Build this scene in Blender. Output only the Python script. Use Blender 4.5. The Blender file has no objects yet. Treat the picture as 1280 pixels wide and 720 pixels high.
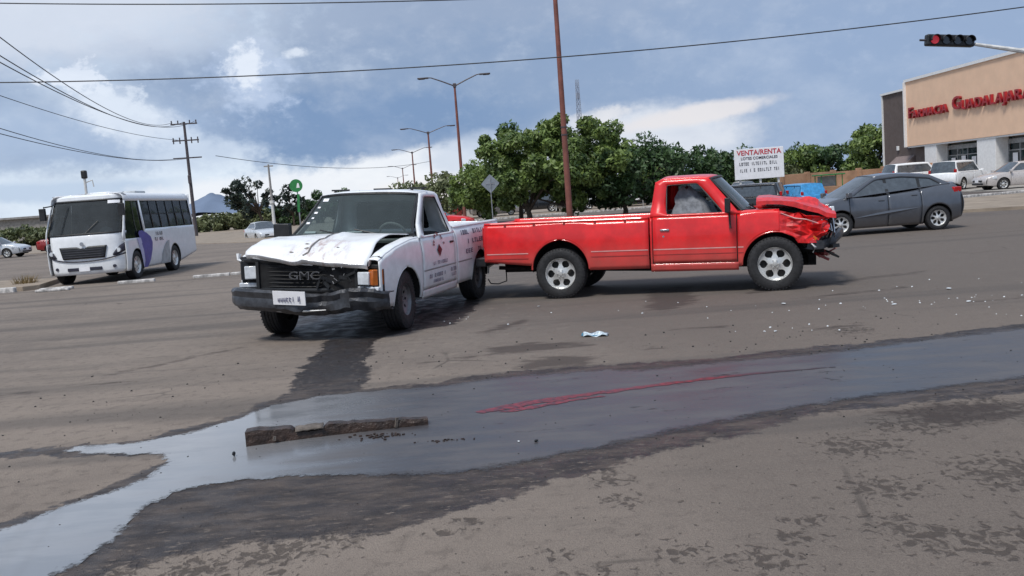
import bpy, bmesh, math, random
import numpy as np
from mathutils import Vector, Matrix, noise as mn
PI = math.pi
S = bpy.context.scene
COL = S.collection
def lin(r, g, b):
    return tuple(((c/255)/12.92 if c/255 <= .04045 else ((c/255+.055)/1.055)**2.4) for c in (r, g, b))

# ---------------------------------------------------------------- camera
H_CAM, ROLL, PITCH = 1.55, math.radians(4.27), math.radians(5.85)
Fv = Vector((0, math.cos(PITCH), -math.sin(PITCH)))
R0 = Vector((1, 0, 0)); U0 = Vector((0, math.sin(PITCH), math.cos(PITCH)))
Rv = R0*math.cos(ROLL) - U0*math.sin(ROLL); Uv = R0*math.sin(ROLL) + U0*math.cos(ROLL)
cd = bpy.data.cameras.new('camera'); cam = bpy.data.objects.new('camera', cd); COL.objects.link(cam)
cd.sensor_fit = 'HORIZONTAL'; cd.sensor_width = 36; cd.lens = 36*1108.5/1280
cd.clip_start = .1; cd.clip_end = 12000
M4 = Matrix((Rv, Uv, -Fv)).transposed().to_4x4(); M4.translation = Vector((0, 0, H_CAM))
cam.matrix_world = M4
S.camera = cam
S.render.resolution_x, S.render.resolution_y = 1024, 576
S.view_settings.view_transform = 'Standard'; S.view_settings.look = 'None'
S.view_settings.exposure = 0.16; S.view_settings.gamma = 1
S.render.engine = 'CYCLES'

# ---------------------------------------------------------------- world
class NT:
    def __init__(s, tree): s.t = tree; s.n = tree.nodes; s.l = tree.links
    def node(s, typ, **kw):
        n = s.n.new(typ)
        for k, v in kw.items(): setattr(n, k, v)
        return n
    def put(s, sock, v):
        if v is None: return
        if hasattr(v, 'is_output') or isinstance(v, bpy.types.NodeSocket): s.l.new(v, sock)
        else:
            if isinstance(v, (tuple, list)) and len(v) == 3 and sock.type == 'RGBA': v = (*v, 1)
            sock.default_value = v
    def math(s, op, a, b=None, c=None, clamp=False):
        n = s.node('ShaderNodeMath', operation=op); n.use_clamp = clamp
        s.put(n.inputs[0], a)
        if b is not None: s.put(n.inputs[1], b)
        if c is not None: s.put(n.inputs[2], c)
        return n.outputs[0]
    def noise(s, vec, scale, detail=3, rough=.5, dist=0):
        n = s.node('ShaderNodeTexNoise'); s.put(n.inputs['Vector'], vec)
        n.inputs['Scale'].default_value = scale; n.inputs['Detail'].default_value = detail
        n.inputs['Roughness'].default_value = rough; n.inputs['Distortion'].default_value = dist
        return n.outputs['Fac']
    def rng(s, v, a, b, c=0., d=1., smooth=True):
        n = s.node('ShaderNodeMapRange'); n.interpolation_type = 'SMOOTHSTEP' if smooth else 'LINEAR'
        s.put(n.inputs[0], v); n.inputs[1].default_value = a; n.inputs[2].default_value = b
        n.inputs[3].default_value = c; n.inputs[4].default_value = d
        return n.outputs[0]
    def mix(s, f, a, b, mode='MIX'):
        n = s.node('ShaderNodeMix', data_type='RGBA', blend_type=mode)
        s.put(n.inputs[0], f); s.put(n.inputs[6], a); s.put(n.inputs[7], b)
        return n.outputs[2]
    def vmap(s, vec, scale=(1, 1, 1), loc=(0, 0, 0), rot=(0, 0, 0)):
        n = s.node('ShaderNodeMapping'); s.put(n.inputs[0], vec)
        n.inputs['Scale'].default_value = scale; n.inputs['Location'].default_value = loc; n.inputs['Rotation'].default_value = rot
        return n.outputs[0]

SUN_EL, SUN_AZ = math.radians(58), math.radians(215)   # azimuth clockwise from +Y: behind the camera, to its left
W = bpy.data.worlds.new('World'); S.world = W; W.use_nodes = True
w = NT(W.node_tree); w.n.clear()
tc = w.node('ShaderNodeTexCoord').outputs['Generated']
sep = w.node('ShaderNodeSeparateXYZ'); w.l.new(tc, sep.inputs[0])
az = w.math('ARCTAN2', sep.outputs[0], sep.outputs[1])
el = w.math('ARCSINE', sep.outputs[2])
cmb = w.node('ShaderNodeCombineXYZ'); w.put(cmb.inputs[0], az); w.put(cmb.inputs[1], w.math('MULTIPLY', el, 1.7)); w.put(cmb.inputs[2], 0.)
# direction vector flattened a little, continuous all the way round
dv = w.vmap(tc, (1, 1, 2.0))
n1 = w.noise(dv, 3.2, 6, .56); n2 = w.noise(w.vmap(tc, (1, 1, 1.6), (7, 3, 1)), 11, 6, .6); n3 = w.noise(dv, 30, 5, .6)
wob = w.math('ADD', w.math('MULTIPLY', w.math('SUBTRACT', n2, .5), 1.7), w.math('MULTIPLY', w.math('SUBTRACT', n3, .5), .8))
n4 = w.noise(w.vmap(tc, (1, 1, 1.4), (5, 1, 8)), 42, 6, .62); n5 = w.noise(w.vmap(tc, (1, 1, 1.3), (1, 2, 3)), 95, 4, .6)
wobf = w.math('ADD', w.math('MULTIPLY', w.math('SUBTRACT', n4, .5), 3.2), w.math('MULTIPLY', w.math('SUBTRACT', n5, .5), 1.3))
def blob(a0, e0, ra, re, soft=.25, k=1.0, rot=0.0):
    da = w.math('SUBTRACT', az, a0); de = w.math('SUBTRACT', el, e0)
    if rot:
        c_, s_ = math.cos(rot), math.sin(rot)
        da2 = w.math('ADD', w.math('MULTIPLY', da, c_), w.math('MULTIPLY', de, s_))
        de = w.math('SUBTRACT', w.math('MULTIPLY', de, c_), w.math('MULTIPLY', da, s_)); da = da2
    da = w.math('DIVIDE', da, ra); de = w.math('DIVIDE', de, re)
    d = w.math('SQRT', w.math('ADD', w.math('MULTIPLY', da, da), w.math('MULTIPLY', de, de)))
    d = w.math('ADD', d, w.math('MULTIPLY', wobf if ra < .06 else w.math('ADD', wob, w.math('MULTIPLY', wobf, .35)), k))
    return w.rng(d, 1+soft, 1-soft, 0, 1)
base = w.mix(w.rng(az, -.5, .5), lin(196, 211, 230), lin(146, 167, 198))
base = w.mix(w.rng(el, .20, .40), base, lin(172, 187, 210))
base = w.mix(w.rng(n1, .40, .66), base, lin(140, 160, 190))
lay = [  # azimuth, elevation, radii, softness, noise, tilt, colour, strength
    (0.12, .185, .50, .07, .5, .7, 0, (148, 164, 190), .85),
    (-.45, .215, .16, .05, .6, .8, 0, (206, 214, 228), .9),
    (0.06, .115, .36, .060, .45, .6, 0, (130, 152, 184), .9),
    (-.20, .118, .22, .045, .6, .7, 0, (138, 158, 188), .8),
    (-.17, .078, .21, .050, .35, .45, 0, (116, 143, 181), .93),
    (.42, .10, .28, .12, .8, .3, 0, (144, 165, 197), .85),
    (-.42, .095, .13, .030, .6, .9, 0, (162, 181, 209), .8),
    (-.40, .115, .060, .024, .5, 1.1, -.45, (218, 227, 240), .8),
    (-.262, .142, .034, .034, .6, .9, .3, (182, 198, 224), .8),
    (-.268, .155, .018, .020, .45, 1.0, .2, (226, 233, 244), .85),
    (-.435, .148, .030, .014, .3, 1.2, 0, (222, 230, 243), .85),
    (-.40, .120, .026, .018, .35, 1.2, 0, (214, 224, 238), .7),
    (-.215, .1695, .012, .0045, .6, 1.0, 0, (220, 228, 240), .8),
    (-.33, .062, .06, .028, .5, .8, 0, (200, 213, 231), .8),
    (-.40, .025, .24, .030, .5, .8, 0, (216, 228, 241), .9),
    (-.45, .038, .10, .010, .5, .9, 0, (170, 190, 216), .7),
    (-.22, .014, .22, .028, .25, .50, 0, (230, 234, 241), .95),
    (-.095, .028, .10, .036, .22, .45, 0, (232, 236, 242), .95),
    (-.02, .050, .065, .022, .35, .45, 0, (196, 207, 224), .8),
    (.150, .052, .12, .034, .35, .40, 0, (214, 219, 229), .92),
    (.215, .074, .080, .010, .40, .50, .10, (222, 219, 222), .9),
    (.105, .080, .035, .008, .40, .60, .10, (222, 222, 226), .7),
    (-.02, .008, .12, .018, .5, .4, 0, (236, 224, 214), .5),
]
colr = base
for a0, e0, ra, re, so, k, ro, c_, st in lay:
    colr = w.mix(w.math('MULTIPLY', blob(a0, e0, ra, re, so, k, ro), st), colr, lin(*c_))
# fine light and dark wisps in all clouds
colr = w.mix(w.rng(n2, .46, .78, 0, .16), colr, lin(226, 232, 242)); colr = w.mix(w.rng(n4, .5, .8, 0, .12), colr, lin(215, 224, 238))
colr = w.mix(w.rng(w.noise(w.vmap(tc, (1, 1, 3), (2, 9, 4)), 7, 5, .6), .5, .8, 0, .22), colr, lin(128, 150, 184))
bg = w.node('ShaderNodeBackground'); w.put(bg.inputs[0], colr); bg.inputs[1].default_value = 1.0
sky = w.node('ShaderNodeTexSky', sky_type='NISHITA'); sky.sun_disc = False
sky.sun_elevation = SUN_EL; sky.sun_rotation = SUN_AZ
bg2 = w.node('ShaderNodeBackground'); w.l.new(sky.outputs[0], bg2.inputs[0]); bg2.inputs[1].default_value = .12
mx = w.node('ShaderNodeMixShader'); mx.inputs[0].default_value = .04
w.l.new(bg.outputs[0], mx.inputs[1]); w.l.new(bg2.outputs[0], mx.inputs[2])
wo = w.node('ShaderNodeOutputWorld'); w.l.new(mx.outputs[0], wo.inputs[0])
sd = bpy.data.lights.new('sun', 'SUN'); sd.energy = 2.6; sd.angle = math.radians(14); sd.color = (1, .96, .9)
sun = bpy.data.objects.new('sun', sd); COL.objects.link(sun)
sdir = Vector((math.sin(SUN_AZ)*math.cos(SUN_EL), math.cos(SUN_AZ)*math.cos(SUN_EL), math.sin(SUN_EL)))
sun.rotation_euler = sdir.to_track_quat('Z', 'Y').to_euler(); sun.location = (0, -20, 30)

# ---------------------------------------------------------------- materials
def new_mat(name):
    m = bpy.data.materials.new(name); m.use_nodes = True
    t = NT(m.node_tree); t.n.clear()
    o = t.node('ShaderNodeOutputMaterial'); b = t.node('ShaderNodeBsdfPrincipled'); t.l.new(b.outputs[0], o.inputs[0])
    t.b = b; t.o = o
    return m, t
def simple(name, c, rough=.5, metal=0, coat=0, var=.15, vs=6, bump=0, bs=60, spec=.5, dust=None):
    m, t = new_mat(name)
    co = t.node('ShaderNodeTexCoord').outputs['Object']
    col = c
    if var:
        nn = t.noise(co, vs, 4, .6)
        col = t.mix(t.rng(nn, .3, .75), tuple(x*(1-var) for x in c), tuple(min(1, x*(1+var*.6)) for x in c))
    if dust:   # road dirt low on the body
        g = t.node('ShaderNodeSeparateXYZ'); t.l.new(co, g.inputs[0])
        k = t.math('ADD', t.rng(g.outputs[2], dust[1], dust[0], 0, 1), t.math('MULTIPLY', t.math('SUBTRACT', t.noise(co, 9, 5, .65), .5), .7), clamp=True)
        col = t.mix(t.math('MULTIPLY', k, dust[2]), col, (.20, .165, .13))
        t.put(t.b.inputs['Roughness'], t.math('ADD', t.math('MULTIPLY', k, .45*dust[2]), rough))
    else:
        t.put(t.b.inputs['Roughness'], t.rng(t.noise(co, vs*2.3, 3), .3, .7, rough*.85, min(1, rough*1.15)))
    t.put(t.b.inputs['Base Color'], col)
    t.b.inputs['Metallic'].default_value = metal; t.b.inputs['Coat Weight'].default_value = coat
    t.b.inputs['Coat Roughness'].default_value = .06
    t.b.inputs['Specular IOR Level'].default_value = spec
    if bump:
        bp = t.node('ShaderNodeBump'); bp.inputs['Strength'].default_value = bump; bp.inputs['Distance'].default_value = .02
        t.put(bp.inputs['Height'], t.noise(co, bs, 4, .6)); t.l.new(bp.outputs[0], t.b.inputs['Normal'])
    return m
M = {}
M['red'] = simple('red_paint', (.80, .014, .016), .32, coat=.45, var=.18, vs=4, dust=(.40, .85, .38))
M['redcrumple'] = simple('red_paint_scuffed', (.72, .022, .024), .36, coat=.4, var=.3, vs=14)
M['white'] = simple('white_paint', (.88, .90, .92), .34, coat=.35, var=.09, dust=(.35, .85, .38))
m, t = new_mat('white_hood_paint'); M['hoodwhite'] = m
co_ = t.node('ShaderNodeTexCoord').outputs['Object']; sx_ = t.node('ShaderNodeSeparateXYZ'); t.l.new(co_, sx_.inputs[0])
k_ = t.math('MULTIPLY', t.rng(sx_.outputs[0], 1.55, 2.15), t.rng(t.math('ABSOLUTE', t.math('SUBTRACT', sx_.outputs[1], .12)), .62, .05))
k_ = t.math('MULTIPLY', k_, t.rng(t.noise(t.vmap(co_, (1, 2.4, 1)), 4.5, 6, .7), .42, .68, 0, .95))
k2_ = t.rng(t.noise(t.vmap(co_, (.6, 3, 1)), 14, 5, .7), .66, .74, 0, .35)
t.put(t.b.inputs['Base Color'], t.mix(k2_, t.mix(k_, t.mix(t.noise(co_, 3, 3), (.82, .83, .84), (.90, .91, .92)), (.46, .33, .29)), (.42, .38, .35)))
t.b.inputs['Roughness'].default_value = .34; t.b.inputs['Coat Weight'].default_value = .3
M['blackplastic'] = simple('black_plastic', (.018, .019, .021), .45, var=.4, bump=.1)
M['bumper'] = simple('dark_bumper', (.055, .058, .066), .38, metal=.3, var=.5, vs=8, bump=.25, bs=18)
M['dark'] = simple('dark_void', (.008, .008, .009), .9, var=0)
M['tyre'] = simple('tyre_rubber', (.022, .022, .024), .72, var=.4, vs=20, bump=.4, bs=50)
M['alloy'] = simple('alloy_rim', (.72, .72, .70), .30, metal=.55, var=.15)
M['steelrim'] = simple('dusty_steel_rim', (.20, .20, .21), .5, metal=.6, var=.3)
M['chrome'] = simple('chrome', (.55, .56, .58), .25, metal=1, var=.1)
M['hub'] = simple('brake_dark', (.03, .028, .026), .7, var=.3)
M['fabric'] = simple('seat_fabric', (.06, .055, .055), .9, var=.3, vs=20)
M['greyfabric'] = simple('grey_cloth', (.22, .235, .26), .85, var=.35, vs=14, bump=.3)
M['dash'] = simple('dash_vinyl', (.10, .12, .125), .6, var=.3)
M['lamp'] = simple('lamp_lens', (.70, .74, .78), .08, var=.25, vs=8, spec=1)
M['amber'] = simple('amber_lens', (.50, .13, .02), .15, var=.2)
M['redlens'] = simple('red_lens', (.45, .01, .01), .15, var=.2)
M['plate'] = simple('plate_white', (.88, .88, .90), .4, var=.08)
M['ink'] = simple('dark_ink', (.03, .03, .05), .6, var=.2)
M['greyink'] = simple('faded_ink', (.12, .12, .19), .6, var=.2)
M['maroon'] = simple('maroon_ink', (.16, .012, .02), .6, var=.2)
M['redink'] = simple('red_ink', (.55, .04, .06), .5, var=.2)
M['pinstripe'] = simple('pale_pinstripe', (.72, .36, .34), .4, var=.2)
M['scratch'] = simple('scuff_mark', (.30, .27, .25), .6, var=.5, vs=30)
M['grey'] = simple('graphite_paint', (.105, .115, .135), .28, metal=.4, coat=.8, var=.1, dust=(.2, .5, .3))
M['beige'] = simple('pale_beige_paint', (.58, .54, .52), .3, metal=.2, coat=.5, var=.06)
M['silver'] = simple('silver_paint', (.66, .69, .72), .3, metal=.25, coat=.5, var=.06)
M['blackpaint'] = simple('black_paint', (.012, .014, .018), .25, coat=.6, var=.2)
M['bluepaint'] = simple('bright_blue_paint', (.05, .30, .62), .3, coat=.5, var=.25)
M['darkred'] = simple('dark_red_paint', (.30, .03, .03), .35, coat=.5, var=.2)
M['buswhite'] = simple('bus_white', (.86, .88, .90), .34, coat=.3, var=.06, dust=(.3, .9, .22))
M['busgrey'] = simple('bus_silver_grey', (.42, .45, .47), .4, var=.2)
M['buspurple'] = simple('bus_indigo', (.10, .095, .36), .4, var=.15)
M['buslilac'] = simple('bus_lilac', (.50, .50, .72), .4, var=.1)
M['concrete'] = simple('concrete', (.34, .32, .29), .85, var=.3, vs=3, bump=.5, bs=30)
M['kerbwhite'] = simple('worn_white_kerb', (.52, .50, .48), .8, var=.55, vs=7, bump=.5, bs=30)
M['polebrown'] = simple('reddish_brown_pole', (.22, .075, .055), .55, var=.3, vs=2)
M['poledark'] = simple('dark_steel_pole', (.10, .085, .09), .5, metal=.3, var=.3)
M['polegrey'] = simple('weathered_grey_pole', (.30, .29, .28), .7, var=.3, vs=2)
M['polewhite'] = simple('white_painted_pole', (.68, .68, .66), .6, var=.2)
M['galv'] = simple('galvanised_steel', (.42, .43, .44), .4, metal=.7, var=.25)
M['wire'] = simple('cable_black', (.03, .032, .038), .6, var=.2)
M['green'] = simple('sign_green', (.03, .22, .06), .4, var=.2)
M['stucco'] = simple('peach_stucco', (.78, .53, .37), .85, var=.06, vs=1.2, bump=.3, bs=25)
M['stuccodark'] = simple('brown_stucco', (.115, .088, .080), .85, var=.12, vs=1.5, bump=.3, bs=25)
M['trimwhite'] = simple('white_trim', (.76, .76, .76), .6, var=.08)
M['signred'] = simple('sign_red', (.32, .010, .016), .4, var=.12)
M['adobe'] = simple('adobe_wall', (.42, .25, .155), .9, var=.3, vs=.7, bump=.5, bs=12)
M['bark'] = simple('bark', (.10, .075, .055), .9, var=.4, vs=8, bump=.8, bs=20)
M['wood'] = simple('wet_dark_wood', (.045, .026, .018), .42, var=.6, vs=14, bump=.8, bs=30)
M['woodpale'] = simple('pale_split_wood', (.15, .125, .105), .7, var=.4, vs=20, bump=.5)
M['awning'] = simple('awning_cloth', (.22, .17, .16), .8, var=.2)
M['litter'] = simple('crumpled_packet', (.62, .72, .80), .3, var=.5, vs=40)
M['litterblue'] = simple('packet_blue', (.04, .22, .36), .35, var=.3)
M['shard'] = simple('glass_shard', (.80, .84, .86), .12, var=.2)
M['greyplate'] = simple('bare_sign_back', (.33, .36, .39), .4, metal=.5, var=.2)
M['lattice'] = simple('mast_steel', (.30, .34, .42), .6, var=.2)
def glass(name, tint, amb, rough=.03):
    m, t = new_mat(name)
    tr = t.node('ShaderNodeBsdfTransparent'); tr.inputs[0].default_value = (*tint, 1)
    t.b.inputs['Base Color'].default_value = (*amb, 1); t.b.inputs['Roughness'].default_value = rough
    t.b.inputs['Specular IOR Level'].default_value = .5
    co = t.node('ShaderNodeTexCoord').outputs['Object']
    fr = t.node('ShaderNodeFresnel'); fr.inputs[0].default_value = 1.5
    k = t.math('ADD', t.math('ADD', fr.outputs[0], .14), t.math('MULTIPLY', t.noise(co, 4, 4), .10), clamp=True)
    ms = t.node('ShaderNodeMixShader'); t.put(ms.inputs[0], k); t.l.new(tr.outputs[0], ms.inputs[1]); t.l.new(t.b.outputs[0], ms.inputs[2])
    t.l.new(ms.outputs[0], t.o.inputs[0])
    return m
M['glass'] = glass('windscreen_glass', (.62, .72, .72), (.17, .21, .22))
M['busglass'] = glass('bus_glass', (.55, .60, .62), (.20, .225, .24))
M['tint'] = simple('tinted_glass', (.012, .015, .018), .05, var=.3, spec=.9)
M['carglass'] = simple('car_window_glass', (.07, .085, .10), .05, var=.3, spec=1.0)
M['shopglass'] = simple('shop_glass', (.03, .05, .055), .06, var=.5, vs=.8, spec=1)
def emis(name, c, st):
    m, t = new_mat(name); t.b.inputs['Base Color'].default_value = (*c, 1)
    t.b.inputs['Emission Color'].default_value = (*c, 1); t.b.inputs['Emission Strength'].default_value = st
    return m
M['redlight'] = emis('lit_red_lens', (.6, .04, .06), .30)
def leafmat(name, c1, c2):
    m, t = new_mat(name)
    g = t.node('ShaderNodeNewGeometry'); r = g.outputs['Random Per Island']
    co = t.node('ShaderNodeTexCoord').outputs['Object']
    cl = t.rng(t.noise(co, .9, 3), .35, .68)
    c = t.mix(t.math('ADD', t.math('MULTIPLY', r, .55), t.math('MULTIPLY', cl, .45)), c1, c2)
    t.put(t.b.inputs['Base Color'], c); t.b.inputs['Roughness'].default_value = .5
    tl = t.node('ShaderNodeBsdfTranslucent'); t.put(tl.inputs[0], c)
    ms = t.node('ShaderNodeMixShader'); ms.inputs[0].default_value = .22
    t.l.new(t.b.outputs[0], ms.inputs[1]); t.l.new(tl.outputs[0], ms.inputs[2]); t.l.new(ms.outputs[0], t.o.inputs[0])
    return m
M['leafa'] = leafmat('leaf_mid_green', (.034, .072, .018), (.260, .350, .090))
M['leafb'] = leafmat('leaf_dark_green', (.018, .046, .018), (.090, .160, .050))
M['leafc'] = leafmat('leaf_dusty_green', (.085, .110, .050), (.220, .240, .110))
M['leafd'] = leafmat('leaf_dark_blue_green', (.014, .026, .020), (.045, .065, .045))

# ---------------------------------------------------------------- mesh helpers
class MB:
    def __init__(s): s.v = []; s.f = []
    def add(s, vs, fs):
        b = len(s.v); s.v += [tuple(p) for p in vs]; s.f += [tuple(i+b for i in q) for q in fs]; return s
    def box(s, c, d, rz=0, ry=0, rx=0, taper=1.0):
        R = Matrix.Rotation(rz, 3, 'Z') @ Matrix.Rotation(ry, 3, 'Y') @ Matrix.Rotation(rx, 3, 'X')
        vs = []
        for z in (-.5, .5):
            k = taper if z > 0 else 1
            for x, y in ((-.5, -.5), (.5, -.5), (.5, .5), (-.5, .5)):
                vs.append(Vector(c) + R @ Vector((x*d[0]*k, y*d[1]*k, z*d[2])))
        return s.add(vs, [(3, 2, 1, 0), (4, 5, 6, 7), (0, 1, 5, 4), (1, 2, 6, 5), (2, 3, 7, 6), (3, 0, 4, 7)])
    def grid(s, P, closed=False):   # P: rows of equal length
        n = len(P[0]); vs = [p for r in P for p in r]; fs = []
        for i in range(len(P)-1):
            for j in range(n-1 + (1 if closed else 0)):
                j2 = (j+1) % n
                fs.append((i*n+j, i*n+j2, (i+1)*n+j2, (i+1)*n+j))
        return s.add(vs, fs)
    def tube(s, pts, r, n=8, caps=True):
        pts = [Vector(p) for p in pts]; rows = []
        rs = r if isinstance(r, (list, tuple)) else [r]*len(pts)
        ref = None
        for i, p in enumerate(pts):
            t = (pts[min(i+1, len(pts)-1)] - pts[max(i-1, 0)]).normalized()
            if ref is None: ref = Vector((0, 0, 1)) if abs(t.z) < .9 else Vector((1, 0, 0))
            a = t.cross(ref).normalized(); b = t.cross(a).normalized(); ref = -b if False else ref
            rows.append([p + a*math.cos(2*PI*k/n)*rs[i] + b*math.sin(2*PI*k/n)*rs[i] for k in range(n)])
        b0 = len(s.v); s.grid(rows, True)
        if caps:
            s.f.append(tuple(b0+k for k in range(n))); e = b0+(len(pts)-1)*n; s.f.append(tuple(e+k for k in reversed(range(n))))
        return s
    def ring(s, A, B):  # matched closed loops
        return s.grid([list(A), list(B)], True)
    def poly(s, P): return s.add(P, [tuple(range(len(P)))])
    def prism(s, P, d):  # polygon extruded by vector d
        n = len(P); Q = [Vector(p)+Vector(d) for p in P]
        return s.add([Vector(p) for p in P]+Q, [tuple(reversed(range(n))), tuple(range(n, 2*n))] + [(i, (i+1) % n, n+(i+1) % n, n+i) for i in range(n)])
    def cyl(s, c, r, h, axis='z', n=20):
        d = {'z': Vector((0, 0, h/2)), 'y': Vector((0, h/2, 0)), 'x': Vector((h/2, 0, 0))}[axis]
        return s.tube([Vector(c)-d, Vector(c)+d], r, n)
    def lathe_y(s, prof, n=40, c=(0, 0, 0)):   # prof: (r, y)
        rows = [[(c[0]+r*math.cos(2*PI*k/n), c[1]+y, c[2]+r*math.sin(2*PI*k/n)) for k in range(n)] for r, y in prof]
        return s.grid(rows, True)
    def mesh(s, name, mat, smooth=35):
        me = bpy.data.meshes.new(name); me.from_pydata(s.v, [], s.f); me.materials.append(mat)
        if smooth:
            me.shade_smooth(); me.set_sharp_from_angle(angle=math.radians(smooth))
        me.update(); return me
    def build(s, name, mat, parent=None, smooth=35, solid=0, bevel=0, off=0.):
        o = bpy.data.objects.new(name, s.mesh(name, M[mat] if isinstance(mat, str) else mat, smooth)); COL.objects.link(o)
        if parent: o.parent = parent
        if bevel:
            b = o.modifiers.new('bevel', 'BEVEL'); b.width = bevel; b.segments = 2; b.limit_method = 'ANGLE'
        if solid:
            q = o.modifiers.new('solid', 'SOLIDIFY'); q.thickness = solid; q.offset = off
        return o
def tag(o, label=None, cat=None, group=None, kind=None):
    if label: o['label'] = label
    if cat: o['category'] = cat
    if group: o['group'] = group
    if kind: o['kind'] = kind
    return o
def thing(name, loc, rz=0, label=None, cat=None, group=None):
    o = bpy.data.objects.new(name, None); COL.objects.link(o); o.location = loc; o.rotation_euler = (0, 0, rz)
    o.empty_display_size = .1
    return tag(o, label, cat, group)
def copy_tree(o, parent=None):
    c = o.copy(); COL.objects.link(c)
    if parent: c.parent = parent
    for ch in list(o.children): copy_tree(ch, c)
    return c
def pl(tab, x):   # piecewise linear
    if x <= tab[0][0]: return tab[0][1]
    for (a, b), (c, d) in zip(tab, tab[1:]):
        if x <= c: return b + (d-b)*(x-a)/(c-a) if c > a else d
    return tab[-1][1]
def lsp(a, b, n): return [a+(b-a)*i/(n-1) for i in range(n)]
def text_mesh(txt, size, ext=.01, off=0.0, align='CENTER', sx=1.0):
    cu = bpy.data.curves.new('lettering', 'FONT'); cu.body = txt; cu.size = size; cu.extrude = ext; cu.offset = off
    cu.align_x = align; cu.align_y = 'CENTER'; cu.resolution_u = 3
    to = bpy.data.objects.new('lettering', cu); COL.objects.link(to)
    dg = bpy.context.evaluated_depsgraph_get(); me = bpy.data.meshes.new_from_object(to.evaluated_get(dg))
    bpy.data.objects.remove(to); 
    for v in me.vertices: v.co.x *= sx
    return me
def put_text(name, me, mat, parent, origin, xdir, ydir):
    X = Vector(xdir).normalized(); Y = Vector(ydir).normalized(); Z = X.cross(Y)
    Mx = Matrix((X, Y, Z)).transposed().to_4x4(); Mx.translation = Vector(origin)
    me.transform(Mx); me.materials.clear(); me.materials.append(M[mat])
    o = bpy.data.objects.new(name, me); COL.objects.link(o); o.parent = parent
    return o
def strokes(wd, ht, n, seed, fn, mb):
    """illegible small lettering: n little marks in a band, mapped by fn(u, v)"""
    rr = random.Random(seed); x = 0
    cw = wd/n
    for i in range(n):
        if rr.random() < .12: continue
        k = rr.choice('ILTOE'); x0 = i*cw+cw*.08; x1 = x0+cw*.74; t = cw*.26
        def bar(a, b, c, d):
            mb.add([fn(a, b), fn(c, b), fn(c, d), fn(a, d)], [(0, 1, 2, 3)])
        if k in 'LEO': bar(x0, 0, x0+t, ht)
        if k in 'IT': bar((x0+x1)/2-t/2, 0, (x0+x1)/2+t/2, ht)
        if k in 'TOE': bar(x0, ht*.82, x1, ht)
        if k in 'LOE': bar(x0, 0, x1, ht*.18)
        if k == 'O': bar(x1-t, 0, x1, ht)
        if k == 'E': bar(x0, ht*.42, x1, ht*.58)

# ================================================================ GROUND
def sdf(px, py, poly):
    P = np.array(poly); n = len(P); d2 = np.full(px.shape, 1e9); inside = np.zeros(px.shape, bool)
    for i in range(n):
        a = P[i]; b = P[(i+1) % n]; ab = b-a
        t = np.clip(((px-a[0])*ab[0]+(py-a[1])*ab[1])/(ab@ab+1e-12), 0, 1)
        dx = px-(a[0]+t*ab[0]); dy = py-(a[1]+t*ab[1]); d2 = np.minimum(d2, dx*dx+dy*dy)
        c = ((a[1] > py) != (b[1] > py)) & (px < (b[0]-a[0])*(py-a[1])/(b[1]-a[1]+1e-12)+a[0]); inside ^= c
    d = np.sqrt(d2); return np.where(inside, d, -d)
PUD = [(9.5, 9.3), (6.58, 8.41), (4.68, 8.07), (3.63, 7.87), (2.8, 7.66), (1.75, 7.57), (1.04, 7.48), (0.79, 7.62), (-0.06, 7.62), (-0.74, 7.43), (-1.35, 7.42), (-1.71, 7.38), (-2.02, 7.16), (-2.19, 6.79), (-2.44, 6.44), (-2.72, 6.25), (-3.18, 6.25), (-3.29, 6.14), (-3.02, 6.0), (-2.43, 5.84), (-2.35, 5.69), (-2.34, 5.32), (-2.51, 5.04), (-2.67, 4.81), (-2.8, 4.57), (-2.97, 4.3), (-3.2, 3.6), (-2.3, 3.2), (-2.17, 3.84), (-2.11, 4.0), (-2.04, 4.28), (-2.1, 4.57), (-2.11, 4.75), (-2.0, 5.02), (-1.75, 5.12), (-1.21, 5.09), (-0.81, 4.98), (-0.44, 4.93), (-0.08, 4.98), (0.4, 5.18), (1.04, 5.47), (1.86, 5.79), (2.46, 5.95), (3.56, 6.13), (5.06, 6.46), (7.5, 6.7), (10, 7.0)]
DAMP_SHADE = [(9.6, 9.6), (6.75, 8.63), (4.82, 8.31), (3.72, 8.05), (1.8, 7.78), (0.81, 7.83), (-0.06, 7.83), (-0.76, 7.6), (-1.32, 7.56), (-1.50, 9.0), (-1.62, 10.3), (-1.38, 10.7), (-.75, 11.2), (-.55, 12.2), (-0.5, 13.84), (-0.8, 14.6), (-2.6, 14.6), (-3.5, 13.16), (-3.1, 11.3), (-2.3, 10.6), (-2.2, 9.57), (-2.15, 8.4), (-2.02, 7.6), (-2.24, 6.96), (-2.76, 6.35), (-3.77, 6.26), (-5.5, 6.2), (-5.5, 6.12), (-3.67, 6.1), (-2.5, 5.88), (-2.38, 5.7), (-2.53, 5.16), (-2.82, 4.75), (-3.07, 4.4), (-3.6, 3.4), (-2.6, 2.2), (-1.8, 3.0), (-1.9, 3.83), (-1.62, 4.0), (-1.31, 4.09), (-0.93, 4.09), (-0.4, 4.24), (0.0, 4.54), (0.37, 4.8), (0.66, 4.99), (1.19, 5.26), (1.77, 5.54), (2.36, 5.72), (3.34, 5.77), (4.61, 5.88), (7, 6.0), (10, 6.3)]
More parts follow.
